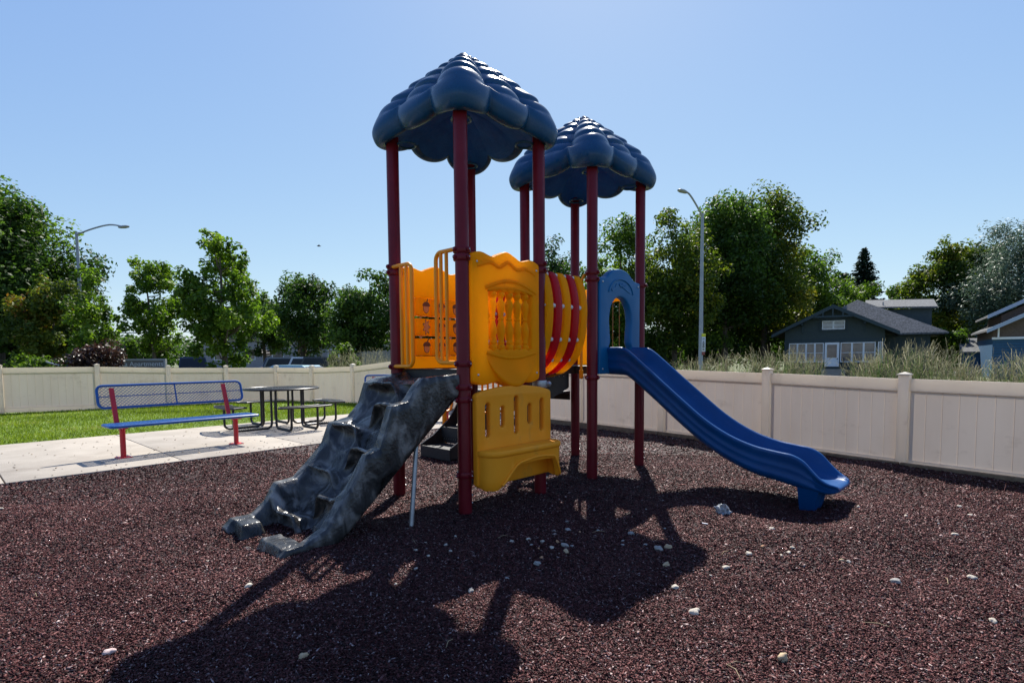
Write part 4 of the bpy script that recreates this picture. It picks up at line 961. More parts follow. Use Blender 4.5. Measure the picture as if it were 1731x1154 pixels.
# ================================================================ TREES AND PLANTS
LEAF = {
 'dark': attr_mat('dark green leaves', [(0, (.016, .038, .008)), (.5, (.048, .092, .016)), (1, (.11, .175, .03))], rough=.55, trans=.45, spec=.22, tcol=(1.3, 1.5, .7)),
 'mid': attr_mat('mid green leaves', [(0, (.030, .062, .010)), (.5, (.075, .135, .018)), (1, (.14, .21, .03))], rough=.55, trans=.5, spec=.22, tcol=(1.4, 1.5, .6)),
 'olive': attr_mat('olive green leaves', [(0, (.026, .050, .009)), (.5, (.065, .105, .015)), (.85, (.14, .17, .022)), (1, (.26, .23, .03))], rough=.55, trans=.5, spec=.22, tcol=(1.4, 1.4, .6)),
 'light': attr_mat('fresh green leaves', [(0, (.04, .08, .012)), (.5, (.09, .16, .02)), (1, (.16, .24, .03))], rough=.55, trans=.5, spec=.22, tcol=(1.4, 1.5, .5)),
 'autumn': attr_mat('turning leaves', [(0, (.03, .055, .01)), (.5, (.075, .115, .016)), (.85, (.15, .17, .022)), (1, (.20, .10, .025))], rough=.55, trans=.42, spec=.22, tcol=(1.4, 1.4, .6)),
 'purple': attr_mat('purple leaves', [(0, (.022, .011, .009)), (.5, (.052, .024, .018)), (1, (.12, .05, .032))], rough=.4, trans=.3, spec=.5),
 'silver': attr_mat('silver green leaves', [(0, (.06, .10, .06)), (.5, (.10, .155, .10)), (1, (.19, .25, .18))], rough=.5, trans=.3, spec=.4),
 'spruce': attr_mat('blue green needles', [(0, (.014, .03, .020)), (1, (.045, .08, .052))], rough=.6, trans=.15, spec=.3)}
def leaf_mesh(name, C, Nrm, size, rnd, m, parent, rng, slim=.5):
    n = len(C); up = rng.normal(0, 1, (n, 3)); a = np.cross(Nrm, up); a /= np.linalg.norm(a, axis=1)[:, None]+1e-9; b = np.cross(Nrm, a); b /= np.linalg.norm(b, axis=1)[:, None]+1e-9
    L = size[:, None]*rng.uniform(.7, 1.3, (n, 1)); W = L*slim
    V = np.stack([C-a*L*.5, C+b*W*.5+Nrm*L*.08, C+a*L*.5, C-b*W*.5+Nrm*L*.08], 1).reshape(-1, 3)
    return mesh_np(name, V, np.arange(4*n).reshape(-1, 4), m, np.repeat(rnd, 4), parent)
def tree(name, label, cat, px, dist, ytop, wpx, leaf, seed, group=None, ybot=None, nleaf=9000, lsize=.2, clumps=60, trunk=True, crad=.13, base=None, slim=.55, cone=0., ybase=None, sub=5, airy=1.):
    """broadleaf tree: px = trunk pixel column, wpx = crown width in photo pixels, ytop = crown top row, all at the given distance"""
    rng = np.random.default_rng(seed); ground_z = -.15; nleaf = int(nleaf*2.0*airy); crad *= 1.28*airy**.5; lsize *= 1.08
    P = atY(px, 600, dist); top = atY(px, ytop, dist).z; W = wpx/F*dist
    H = top-ground_z; hb = H*(base if base is not None else .18)
    root = empty(name, (P.x, P.y, ground_z), 0, label, cat, group)
    # clump centres: uneven ellipsoid shell, wider below the middle
    cs = []
    while len(cs) < clumps:
        q = rng.normal(0, 1, 3); q /= np.linalg.norm(q); r = rng.uniform(.25, 1)**.5
        z = q[2]*r; env = (1-.25*z-cone*max(0, z)) * (.82+.30*mnoise.noise((q[0]*1.7+seed, q[1]*1.7, q[2]*1.7)))
        cs.append((q[0]*r*env*W/2*.86, q[1]*r*env*W/2*.86, hb+(H-hb)*(.5+.5*z*.90)))
    cs = np.array(cs); cr = W*crad*rng.uniform(.65, 1.35, clumps)
    # sub-sprays inside each clump make ragged, leafy edges
    SC, SR, SB = [], [], []
    for c, r in zip(cs, cr):
        tint = rng.normal(0, .23)
        for k in range(sub):
            d = rng.normal(0, 1, 3); d /= np.linalg.norm(d); d[2] = d[2]*.8+.1
            SC.append(c+d*r*rng.uniform(.3, 1.0)); SR.append(r*rng.uniform(.28, .5)); SB.append(tint)
    SC, SR, SB = np.array(SC), np.array(SR), np.array(SB)
    w = SR**2; w /= w.sum(); pick = rng.choice(len(SC), nleaf, p=w)
    d = rng.normal(0, 1, (nleaf, 3)); d /= np.linalg.norm(d, axis=1)[:, None]; rr = rng.uniform(.1, 1, nleaf)**.5*1.25
    Cn = SC[pick]+d*(SR[pick]*rr)[:, None]; Cn[:, 2] = np.maximum(Cn[:, 2], .1)
    N = d*.6+np.array([0, 0, .55])+rng.normal(0, .55, (nleaf, 3)); N /= np.linalg.norm(N, axis=1)[:, None]
    rnd = np.clip(.45+SB[pick]+rng.normal(0, .17, nleaf)+.12*(Cn[:, 2]/H-.5), 0, 1)  # leaves tinted lighter toward the crown top, painting in light from above
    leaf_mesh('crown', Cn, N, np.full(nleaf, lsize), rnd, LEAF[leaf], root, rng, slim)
    if trunk:
        mb = MB(); r0 = max(.05, W*.028); bend = rng.normal(0, W*.03, 2)
        tp = [Vector((bend[0]*t*t, bend[1]*t*t, H*.80*t)) for t in np.linspace(0, 1, 9)]
        mb.tube([Vector((0, 0, -.2))]+tp, [r0*1.5]+[r0*(1.15-.95*t) for t in np.linspace(0, 1, 9)], 9)
        for i in range(min(clumps, 22)):
            c = Vector(cs[i]); hz = max(hb*.7, min(H*.72, c.z-abs(Vector((c.x, c.y)).length)*.55)); t = hz/(H*.80); s = Vector((bend[0]*t*t, bend[1]*t*t, hz))
            m_ = s.lerp(c, .55)+Vector((0, 0, -.05*W)); rb = r0*(.5-.25*t); mb.tube([s, m_, c], [rb, rb*.6, rb*.18], 6)
        mb.build('trunk', bark_m, root, clean=False)
    return root
TG = 'trees standing beyond the fence'
# left side
tree('broadleaf_tree', 'very large dark green tree at the left edge behind the street lamp', 'tree', 15, 32, 316, 305, 'dark', 1, TG, nleaf=27000, lsize=.24, clumps=140, base=.08, crad=.115)
tree('broadleaf_tree', 'dense olive tree with turning leaves below the left street lamp', 'tree', 92, 27, 462, 128, 'autumn', 2, TG, nleaf=7000, lsize=.16, clumps=45, base=.12)
tree('young_tree', 'thin young tree with bright green leaves left of the traffic light', 'tree', 155, 21, 448, 92, 'light', 3, TG, nleaf=2600, lsize=.135, clumps=26, base=.16, crad=.15, cone=.3)
tree('broadleaf_tree', 'leafy green tree right of the traffic light with a loose crown', 'tree', 262, 27, 424, 128, 'light', 4, TG, nleaf=6500, lsize=.17, clumps=48, base=.10, crad=.12, airy=.72)
tree('broadleaf_tree', 'tall loose green tree behind the picnic table with upright branches', 'tree', 380, 24, 378, 178, 'light', 5, TG, nleaf=10500, lsize=.165, clumps=66, base=.08, crad=.105, cone=.12, airy=.72)
tree('broadleaf_tree', 'round dark green tree behind the parked cars', 'tree', 512, 55, 462, 150, 'dark', 6, TG, nleaf=8000, lsize=.30, clumps=55, base=.22)
tree('broadleaf_tree', 'dark green tree just left of the near tower post', 'tree', 628, 50, 448, 170, 'dark', 7, TG, nleaf=9500, lsize=.28, clumps=60, base=.12)
tree('broadleaf_tree', 'low dark tree between the loose tree and the round tree', 'tree', 448, 60, 492, 110, 'dark', 27, TG, nleaf=5000, lsize=.30, clumps=36, base=.2)
tree('broadleaf_tree', 'low dark tree seen through the yellow game panel', 'tree', 740, 58, 500, 150, 'dark', 28, TG, nleaf=6000, lsize=.30, clumps=40, base=.1)
# behind the structure and right
tree('broadleaf_tree', 'bluish dark tree between the two towers', 'tree', 940, 60, 416, 150, 'dark', 8, TG, nleaf=10000, lsize=.30, clumps=55, base=.05)
tree('broadleaf_tree', 'green tree behind the blue arch panel', 'tree', 1050, 46, 358, 165, 'mid', 9, TG, nleaf=14000, lsize=.26, clumps=60, base=.05, cone=.2)
tree('broadleaf_tree', 'yellowish olive tree left of the tall lamp post', 'tree', 1140, 40, 345, 165, 'olive', 10, TG, nleaf=12000, lsize=.24, clumps=75, base=.05)
tree('broadleaf_tree', 'tallest dark green tree right behind the tall lamp post', 'tree', 1225, 44, 308, 190, 'dark', 11, TG, nleaf=16000, lsize=.26, clumps=90, base=.08)
tree('broadleaf_tree', 'large olive green tree beside the tallest tree with a yellowish top', 'tree', 1290, 46, 322, 180, 'olive', 12, TG, nleaf=14000, lsize=.26, clumps=85, base=.08)
tree('broadleaf_tree', 'bright green tree sloping down toward the dark house', 'tree', 1365, 50, 425, 150, 'mid', 13, TG, nleaf=9500, lsize=.26, clumps=60, base=.04)
tree('broadleaf_tree', 'dark dense tree low behind the tall grass', 'tree', 1180, 52, 480, 210, 'dark', 14, TG, nleaf=9000, lsize=.3, clumps=60, base=.0)
tree('broadleaf_tree', 'dark dense low tree left of the dark house', 'tree', 1300, 54, 480, 170, 'dark', 15, TG, nleaf=8000, lsize=.3, clumps=55, base=.0)
tree('broadleaf_tree', 'small green tree left of the spruce', 'tree', 1412, 62, 440, 60, 'dark', 16, TG, nleaf=2500, lsize=.28, clumps=20, base=.1)
tree('broadleaf_tree', 'hazy low tree right of the spruce', 'tree', 1505, 66, 468, 75, 'olive', 17, TG, nleaf=3500, lsize=.32, clumps=26, base=.1)
tree('broadleaf_tree', 'yellow green tree behind the dormer of the dark house', 'tree', 1590, 52, 400, 130, 'olive', 18, TG, nleaf=9000, lsize=.28, clumps=58, base=.06)
tree('broadleaf_tree', 'taller yellow green tree behind the silver tree', 'tree', 1650, 56, 385, 120, 'olive', 19, TG, nleaf=8000, lsize=.28, clumps=52, base=.06)
tree('willow_tree', 'silvery green willow like tree at the right edge above the blue house', 'tree', 1720, 46, 342, 215, 'silver', 20, TG, nleaf=17000, lsize=.27, clumps=100, base=.10, slim=.28, crad=.11)
tree('leafy_shrub', 'green bush between the dark house and the blue house', 'shrub', 1596, 42, 556, 75, 'mid', 21, nleaf=3500, lsize=.2, clumps=26, base=.0)
tree('purple_shrub', 'purple leaved shrub in front of the apartments sign', 'shrub', 158, 19.5, 582, 104, 'purple', 22, nleaf=3600, lsize=.10, clumps=34, base=.2, trunk=True, crad=.16)
tree('leafy_shrub', 'low green shrub behind the fence at the far left', 'shrub', 55, 24, 604, 100, 'mid', 23, nleaf=2500, lsize=.13, clumps=24, base=.2)
tree('leafy_shrub', 'dark shrub right of the purple shrub behind the apartments sign', 'shrub', 238, 31, 572, 90, 'dark', 24, nleaf=2800, lsize=.16, clumps=24, base=.0)
tree('leafy_shrub', 'green shrub behind the right end of the weeds by the grey plank fence', 'shrub', 575, 34, 580, 70, 'mid', 25, nleaf=2400, lsize=.17, clumps=22, base=.0)
tree('leafy_shrub', 'shady hedge like shrub behind the tall lamp post', 'shrub', 1105, 42, 560, 120, 'dark', 26, nleaf=4200, lsize=.2, clumps=30, base=.0)

def far_belt():
    rng = np.random.default_rng(77); n = 60000
    X = rng.uniform(-190, 190, n); Y = 115+rng.uniform(0, 25, n); hh = np.array([5.5+3.2*mnoise.noise((x*.045, 3.3, 1.))+1.6*mnoise.noise((x*.17, y*.1, 5.)) for x, y in zip(X, Y)])
    Z = rng.uniform(0, 1, n)**.7*hh; N = rng.normal(0, 1, (n, 3))+np.array([0, -.3, .6]); N /= np.linalg.norm(N, axis=1)[:, None]
    o = leaf_mesh('far_trees', np.stack([X, Y, Z], 1), N, np.full(n, .9), rng.uniform(0, .7, n), LEAF['dark'], None, rng, .6)
    tag(o, 'low dark belt of distant trees along the horizon', 'trees', kind='stuff')
far_belt()
def spruce(px, dist, ytop, wpx):
    rng = np.random.default_rng(40); P = atY(px, 600, dist); top = atY(px, ytop, dist).z; W = wpx/F*dist
    root = empty('spruce_tree', (P.x, P.y, -.15), 0, 'pointed dark spruce behind the dark house roof', 'tree', TG)
    H = top+.15; C, N, S, Rn = [], [], [], []
    for k in range(44):
        t = (k+.5)/44; z = H*(.12+.88*t); rad = W/2*1.12*(1-t)**.8*rng.uniform(.75, 1.15)+.10
        for b in range(15):
            a = rng.uniform(0, 6.28); L = rad*rng.uniform(.7, 1.1)
            for s in np.linspace(.15, 1, max(3, int(L/.16))):
                for q in range(3): C.append((math.cos(a)*L*s+rng.normal(0, .07), math.sin(a)*L*s+rng.normal(0, .07), z-.28*L*s+.12*L*s*s+rng.normal(0, .06))); N.append((rng.normal(0, .4), rng.normal(0, .4), 1)); Rn.append(rng.uniform(0, 1)*.7+.3*s)
    C = np.array(C); N = np.array(N); N /= np.linalg.norm(N, axis=1)[:, None]
    leaf_mesh('crown', C, N, np.full(len(C), .44), np.array(Rn), LEAF['spruce'], root, rng, .45)
    MB().tube([(0, 0, -.2), (0, 0, H*.97)], [.22, .03], 8).build('trunk', bark_m, root)
spruce(1456, 62, 420, 96)
tree('broadleaf_tree', 'green tree filling in behind the roof of the dark house', 'tree', 1428, 56, 468, 130, 'mid', 31, TG, nleaf=7000, lsize=.28, clumps=50, base=.04)
tree('broadleaf_tree', 'dim green tree behind the dormer and right of the spruce', 'tree', 1520, 60, 482, 120, 'dark', 32, TG, nleaf=6500, lsize=.3, clumps=46, base=.04)
tree('broadleaf_tree', 'dark tree in the gap between the two yellow green trees', 'tree', 1640, 60, 470, 140, 'dark', 33, TG, nleaf=6500, lsize=.3, clumps=46, base=.04)

# tall ornamental grass clumps just beyond the right hand fence
GB = attr_mat('tall grass blades', [(0, (.05, .105, .02)), (.6, (.11, .19, .045)), (1, (.20, .28, .09))], rough=.5, trans=.4, spec=.35)
GS = attr_mat('seed heads', [(0, (.12, .115, .06)), (.6, (.22, .21, .12)), (1, (.40, .38, .26))], rough=.6, trans=.4, spec=.3)
def grass_clump(px, dist, ytop, wpx, label, seed, dry=False, group='tall grass clumps beyond the fence', nst=440):
    rng = np.random.default_rng(seed); P = atY(px, 600, dist); top = atY(px, ytop, dist).z+.12; W = wpx/F*dist; H = top+.15
    root = empty('tall_grass', (P.x, P.y, -.15), 0, label, 'grass clump', group)
    V, Fc, Rn, SV, SF, SR = [], [], [], [], [], []
    for k in range(nst):
        a = rng.uniform(0, 6.28); r = W*.28*math.sqrt(rng.uniform(0, 1)); b = np.array([r*math.cos(a), r*math.sin(a)*.8, 0]); h = H*rng.uniform(.45, 1.02)**1.15
        lean = np.array([math.cos(a), math.sin(a)])*rng.uniform(.05, .36)*W*.55+rng.normal(0, .07, 2); side = rng.normal(0, 1, 2); side /= np.linalg.norm(side); w = rng.uniform(.004, .0085); pts = []
        for t in (0, .35, .7, 1): pts.append(b+np.array([lean[0]*t*t, lean[1]*t*t, h*(t-.10*t*t*t)]))
        i0 = len(V); rr = rng.uniform(0, 1)
        for t, p in zip((0, .35, .7, 1), pts):
            ww = w*(1-.8*t); s3 = np.array([side[0]*ww, side[1]*ww, 0]); V += [p-s3, p+s3]; Rn += [rr, rr]
        for t in range(3): Fc.append((i0+2*t, i0+2*t+1, i0+2*t+3, i0+2*t+2))
        if rng.uniform() < .5:      # an open seed head of fine branches
            tip = pts[-1]; d = pts[-1]-pts[-2]; d /= np.linalg.norm(d)
            for q in range(11):
                s0 = tip-d*rng.uniform(0, .26); e = s0+d*rng.uniform(.03, .16)+rng.normal(0, .06, 3); wv = np.array([rng.normal(0, .003), rng.normal(0, .003), .003])
                j = len(SV); SV += [s0, s0+wv*.4, e+wv, e-wv*.5]; SF.append((j, j+1, j+2, j+3)); SR += [rng.uniform(0, 1)]*4
    mesh_np('blades', np.array(V), np.array(Fc), GS if dry else GB, np.array(Rn), root); mesh_np('seed_heads', np.array(SV), np.array(SF), GS, np.array(SR), root)
for i, (px, d, yt, w, lb) in enumerate(((1168, 11.6, 608, 80, 'tall seeding grass clump at the left end, under the tall lamp post'), (1238, 11.0, 601, 100, 'tall seeding grass clump right of the tall lamp post'), (1312, 10.8, 594, 95, 'tall seeding grass clump left of the white porch door'),
                                         (1362, 10.4, 604, 70, 'lower tall grass clump in front of the white porch windows'), (1468, 9.8, 604, 75, 'low tall grass clump right of the white porch door steps'), (1520, 9.4, 584, 110, 'tallest feathery grass clump in front of the dark house corner'),
                                         (1585, 9.0, 590, 105, 'tall feathery grass clump between the two houses'), (1640, 8.4, 620, 80, 'low tall grass clump left of the blue wall'), (1712, 8.2, 604, 90, 'tall grass clump in front of the blue wall'),
                                         (1775, 7.6, 596, 110, 'tall grass clump at the right edge'))):
    grass_clump(px, d, yt, w, lb, 60+i)
for i, (px, d, yt, w, lb) in enumerate(((575, 19.5, 592, 70, 'dry brown weed clump behind the fence near the cars'), (615, 18.5, 590, 70, 'dry brown weed clump in front of the grey plank fence'), (655, 17.5, 590, 60, 'dry weed clump beside the near tower post'))):
    grass_clump(px, d, yt, w, lb, 80+i, True, 'dry weed clumps beyond the fence', 200)

# ================================================================ HOUSES
glass = mat('window glass', (.10, .09, .085), .12, (.24, .20, .17), 1.2, spec=.6)
pane_l = mat('net curtain glass', (.30, .30, .30), .2, (.42, .42, .42), 3)
def house_one():
    d = 40; c = atY(1407, 600, d); an = R(-33)
    root = empty('bungalow', (c.x, c.y, -.15), an, 'dark green bungalow with grey shingle roof and white framed porch windows', 'house')
    # local: x right along the front, y into the house, z up (front wall at y=0)
    hw, wz, rz0, sl = 3.15, 3.34, 4.98, .516
    FX = lambda y0: (lambda x, z, dd: Vector((x, y0+dd, z)))
    mb = MB(); mb.prism([(-hw, 0), (hw, 0), (hw, wz), (0, rz0), (-hw, wz)], FX(0), 0, 4.2)
    mb.prism([(-hw+.2, 0), (6.0, 0), (6.0, 3.1), (-hw+.2, 3.1)], FX(0), 4.2, 10.6)
    mb.build('wall', house_gr, root, smooth=0)
    mb = MB(); ov = .80; t = .14
    for s in (-1, 1):
        p = [(0, rz0+.17), (s*(hw+ov), rz0+.17-sl*(hw+ov)), (s*(hw+ov), rz0+.17-sl*(hw+ov)-t), (0, rz0+.17-t)]
        mb.prism(p if s < 0 else p[::-1], FX(0), -.75, 5.4)
    x0, x1, y0, y1 = -hw-.4, 7.0, 3.6, 11.2; ez2 = 3.15; rz = 6.05; cx, cy0, cy1 = 1.35, 6.6, 8.6
    v_ = [(x0, y0, ez2), (x1, y0, ez2), (x1, y1, ez2), (x0, y1, ez2), (cx, cy0, rz), (cx, cy1, rz), (x0, y0, ez2-.12), (x1, y0, ez2-.12), (x1, y1, ez2-.12), (x0, y1, ez2-.12)]
    mb.add(v_, [(0, 1, 4), (1, 2, 5, 4), (2, 3, 5), (3, 0, 4, 5), (6, 7, 1, 0), (7, 8, 2, 1), (8, 9, 3, 2), (9, 6, 0, 3), (9, 8, 7, 6)])
    rf = mb.build('roof', roof_sh, root, smooth=0)
    dm = MB(); dm.box((4.7, 7.6, 4.2), (3.0, 2.6, 1.8)); dm.build('dormer', house_gr, rf, smooth=0)
    dr = MB(); dr.add([(1.9, 5.9, 5.36), (6.5, 5.9, 5.16), (6.5, 9.2, 5.98), (1.9, 9.2, 6.18), (1.9, 5.9, 5.24), (6.5, 5.9, 5.04), (6.5, 9.2, 5.86), (1.9, 9.2, 6.06)], [(0, 1, 2, 3), (7, 6, 5, 4), (0, 4, 5, 1), (1, 5, 6, 2), (2, 6, 7, 3), (3, 7, 4, 0)]); dr.build('dormer_roof', roof_sh, rf, smooth=0)
    mb = MB()
    for s in (-1, 1):       # barge boards, truss in the gable, brackets
        mb.prism([(0, rz0+.20), (s*(hw+ov+.03), rz0+.20-sl*(hw+ov)), (s*(hw+ov+.03), rz0-.05-sl*(hw+ov)), (0, rz0-.07)][::(1 if s < 0 else -1)], FX(-.80), 0, .06)
        mb.box((s*1.95, -.35, 3.82), (.10, .7, .12)); mb.box((s*1.95, -.06, 3.5), (.10, .1, .6)); mb.box((s*.62, -.77, 4.50), (.09, .05, .35))
    mb.box((0, -.77, 4.32), (2.5, .06, .12)); mb.box((0, -.77, 4.62), (.09, .05, .52)); mb.box((0, -.03, 2.60), (2*hw+.02, .10, .22)); mb.box((0, -.05, .98), (2*hw+.02, .06, .10))
    for x in (-hw+.06, hw-.06): mb.box((x, -.04, 1.25), (.12, .06, 2.5))
    for x, z, w, h in ((.02, 4.14, 1.7, .08), (.02, 3.32, 1.7, .08), (-.83, 3.73, .08, .9), (.87, 3.73, .08, .9)): mb.box((x, -.05, z), (w, .07, h))
    mb.build('trim', house_tr, root, smooth=0)
    sd_ = MB()
    for k in range(17):
        z = 2.76+.13*k; half = min(hw, (rz0-z-.02)/sl)
        if half > .2:
            for xa, xb in (((-half, half),) if not 3.25 < z < 4.2 else ((-half, -.9), (.94, half))):
                if xb-xa > .1: sd_.box(((xa+xb)/2, -.012, z), (xb-xa, .022, .018))
    for k in range(7): sd_.box((0, -.010, .12+.12*k), (2*hw, .018, .016))
    sd_.build('siding_line', house_gr, root, smooth=0)
    g_ = MB(); g_.tube([(hw+.78, -.7, 2.98), (hw+.78, 3.4, 2.98)], .05, 8); g_.build('gutter', house_tr, root)
    MB().tube([(hw-.25, -.05, 2.5), (hw-.25, -.09, 2.4), (hw-.25, -.09, .1)], .035, 8).build('downspout', barge_m, root)
    MB().tube([(3.1, 6.6, 5.0), (3.1, 6.6, 5.75)], .05, 8).build('vent_pipe', steel, root)
    def window(x0, x1, z0, z1, n, gl, mull=True):
        w = (x1-x0)/n
        for k in range(n):
            a, b = x0+k*w, x0+(k+1)*w; f = MB(); e = .055
            for bx in (((a+b)/2, z0+e/2, b-a-.004, e), ((a+b)/2, z1-e/2, b-a-.004, e)): f.box((bx[0], -.06, bx[1]), (bx[2], .07, bx[3]))
            for xx in (a+e/2+.002, b-e/2-.002): f.box((xx, -.06, (z0+z1)/2), (e, .07, z1-z0-2*e))
            if mull: f.box(((a+b)/2, -.055, z0+(z1-z0)*.48), (b-a-2*e, .05, .035))
            fo_ = f.build('window', white_p, root, smooth=0)
            MB().box(((a+b)/2, -.035, (z0+z1)/2), (b-a-2*e+.01, .02, z1-z0-2*e+.01)).build('pane', gl, fo_, smooth=0)
    window(-2.85, -.55, 1.05, 2.46, 4, glass); window(.50, 2.62, 1.05, 2.46, 3, glass); window(2.75, 3.05, 1.05, 2.46, 1, pane_l, False)
    window(-.70, .74, 3.42, 4.06, 2, pane_l)
    f = MB(); f.box((-.03, -.06, 1.6), (.92, .08, 1.75)); dr = f.build('door', white_p, root, smooth=0)
    MB().box((-.03, -.105, 1.85), (.62, .02, .95)).build('pane', glass, dr, smooth=0); MB().ball((.33, -.13, 1.3), .04, 8).build('handle', black_c, dr)
    mb = MB()
    for k in range(3): mb.box((.1, -.35-.3*k, .45-.2*k), (1.5, .3, .2))
    mb.build('step', conc, root, smooth=0)
    mb = MB()
    for x in (.72, 1.35): mb.tube([(x, -.3, .5), (x, -.3, 1.35), (x, -1.2, .85), (x, -1.2, .1)], .03, 8); mb.tube([(x, -.75, .3), (x, -.75, 1.1)], .02, 6)
    mb.build('stair_rail', house_tr, root)
house_one()
def house_two():
    d = 34; c = atY(1677, 600, d); root = empty('blue_house', (c.x, c.y, -.15), R(-35), 'house with blue lower wall, brown shingled gable and pale barge boards', 'house')
    FX = lambda y0: (lambda x, z, dd: Vector((x, y0+dd, z)))
    MB().box((4, 4, 1.2), (8, 8, 2.55)).build('wall', house_bl, root, smooth=0)
    b = MB()
    for k in range(14): b.box((4, -.012, .15+.175*k), (8.0, .02, .012))
    b.build('siding_line', house_tr, root, smooth=0)
    MB().prism([(0, 2.48), (8, 2.48), (8, 3.05), (4, 5.2), (0, 3.05)], FX(-.04), 0, 8).build('gable', house_br, root, smooth=0)
    MB().box((4, -.08, 2.50), (8.1, .09, .14)).build('trim', white_p, root, smooth=0)
    MB().box((1.98, -.04, 1.2), (.16, .06, 2.4)).build('trim', white_p, root, smooth=0); MB().box((.22, -.32, 2.85), (.08, .1, .62)).build('bracket', white_p, root, smooth=0)
    for y0, y1, zz, nm in ((-.75, 8.5, 0, 'roof'), (1.2, 8.2, .85, 'upper_roof')):
        mb = MB(); sl = .54; hl = 4.32 if zz == 0 else 4.12
        for s in (-1, 1):
            p = [(4, 5.38+zz), (4+s*hl, 5.38+zz-sl*hl), (4+s*hl, 5.25+zz-sl*hl), (4, 5.25+zz)]; mb.prism(p[::(1 if s < 0 else -1)], FX(0), y0, y1)
        rf = mb.build(nm, roof_sh, root, smooth=0); mb = MB()
        for s in (-1, 1):
            p = [(4, 5.42+zz), (4+s*(hl+.05), 5.42+zz-sl*(hl+.05)), (4+s*(hl+.05), 5.18+zz-sl*(hl+.05)), (4, 5.16+zz)]; mb.prism(p[::(1 if s < 0 else -1)], FX(0), y0-.06, y0-.005)
        mb.build('barge_board', barge_m, rf, smooth=0)
    MB().prism([(.55, 3.3), (7.45, 3.3), (7.45, 4.0), (4, 5.9), (.55, 4.0)], FX(0), 1.6, 7.9).build('upper_wall', house_br, root, smooth=0)
house_two()
c = atY(1660, 600, 39); sh = empty('garden_shed', (c.x, c.y, -.15), R(-35), 'low shed with grey shingled roof left of the blue wall', 'shed')
MB().box((.2, 1.5, .85), (2.6, 3, 1.8)).build('wall', house_bl, sh, smooth=0)
MB().add([(-1.25, -.3, 1.72), (1.75, -.3, 1.72), (1.6, 3.0, 2.75), (-1.1, 3.0, 2.75), (-1.25, -.3, 1.62), (1.75, -.3, 1.62), (1.6, 3.0, 2.65), (-1.1, 3.0, 2.65)], [(0, 1, 2, 3), (7, 6, 5, 4), (0, 4, 5, 1), (1, 5, 6, 2), (2, 6, 7, 3), (3, 7, 4, 0)]).build('roof', roof_sh, sh, smooth=0)
ac = empty('air_conditioner', (c.x+.7, c.y-.9, 1.72), R(-35), 'white window air conditioner box on the side of the blue house', 'air conditioner')
MB().box((0, 0, .25), (.7, .5, .5), bev=.02).build('case', white_p, ac); MB().box((0, -.255, .25), (.56, .015, .36)).build('grille', black_c, ac)

# ================================================================ STREET FURNITURE
def lamp(name, px, py_top, ybase, dist, tip, label, seed, sign=False):
    P = atY(px, 600, dist); top = atY(px+ (1 if sign else -3), py_top, dist).z; T = atY(*tip, dist-1.2)
    root = empty(name, (P.x, P.y, -.15), 0, label, 'street lamp', 'street lamps'); o_ = Vector((P.x, P.y, -.15)); H = top+.15
    MB().tube([(0, 0, 0), (0, 0, H*.5), (0, 0, H)], [.115, .09, .07], 14).tube([(0, 0, 0), (0, 0, .25)], .17, 14).build('pole', lamp_m, root)
    t = T-o_; a = Vector((0, 0, H-.15)); mid = a.lerp(t, .72)+Vector((0, 0, .22)); pts = [p for p in catmull([a, a.lerp(mid, .5)+Vector((0, 0, .06)), mid, t], 5)]
    MB().tube(pts, .042, 10).build('arm', lamp_m, root)
    e = (t-mid); e.z = 0; e.normalize(); mb = MB(); rot = Matrix.Rotation(math.atan2(e.y, e.x), 3, 'Z'); prof = [(-.32, .06), (-.2, .11), (.1, .15), (.32, .12), (.42, .05)]
    vs_ = []
    for x, w in prof:
        for k in range(10): a_ = 2*math.pi*k/10; vs_.append(rot @ Vector((x, w*math.cos(a_), w*.55*math.sin(a_)-.02))+t)
    mb.add(vs_, [(i*10+k, i*10+(k+1) % 10, (i+1)*10+(k+1) % 10, (i+1)*10+k) for i in range(4) for k in range(10)]+[tuple(range(9, -1, -1)), tuple(40+k for k in range(10))])
    mb.build('lamp_head', lamp_m, root)
    return root
lamp('street_lamp', 141, 392, 610, 31, (208, 383), 'grey street lamp with a long arm in front of the large tree at left', 1)
lp = lamp('street_lamp', 1184.5, 361, 610, 27, (1155, 323), 'tall grey street lamp with curved arm among the trees right of the slide tower', 2, True)
# signs strapped to the right hand lamp pole
lamp_d = 27; P = atY(1189, 600, lamp_d-.16)
def flat(name, w, h, z, m, label, cat, parent=None):
    o = MB().box((0, 0, 0), (w, .012, h), bev=.003).build(name, m, parent); o.location = (P.x, P.y, z); o.rotation_euler = (0, 0, R(-18)); tag(o, label, cat); return o
def text(s, size, m, loc, rz, parent, depth=.004, align='CENTER'):
    cu = bpy.data.curves.new('lettering', 'FONT'); cu.body = s; cu.size = size; cu.extrude = depth; cu.align_x = align; cu.align_y = 'CENTER'
    ob = bpy.data.objects.new('tmp', cu); COL.objects.link(ob); dg = bpy.context.evaluated_depsgraph_get(); me = bpy.data.meshes.new_from_object(ob.evaluated_get(dg)); bpy.data.objects.remove(ob)
    me.materials.clear(); me.materials.append(m); me.name = 'lettering'
    o = bpy.data.objects.new('lettering', me); link(o, parent); o.location = loc; o.rotation_euler = (math.pi/2, 0, rz); return o
zy = atY(1187, 566.5, lamp_d).z; zw = atY(1187, 582, lamp_d).z; zr_ = atY(1187, 597, lamp_d).z
yel_s = mat('yellow sign face', (.55, .55, .03), .5); red_s = mat('dull red sign face', (.22, .05, .05), .6); sign_w = mat('weathered white sign face', (.50, .54, .60), .5)
flat('yellow_sign', .19, .15, zy, yel_s, 'small yellow sign at the top of the stack on the tall street lamp', 'sign')
ws = flat('notice_sign', .18, .72, zw, sign_w, 'narrow white vertical notice on the tall street lamp pole', 'sign')
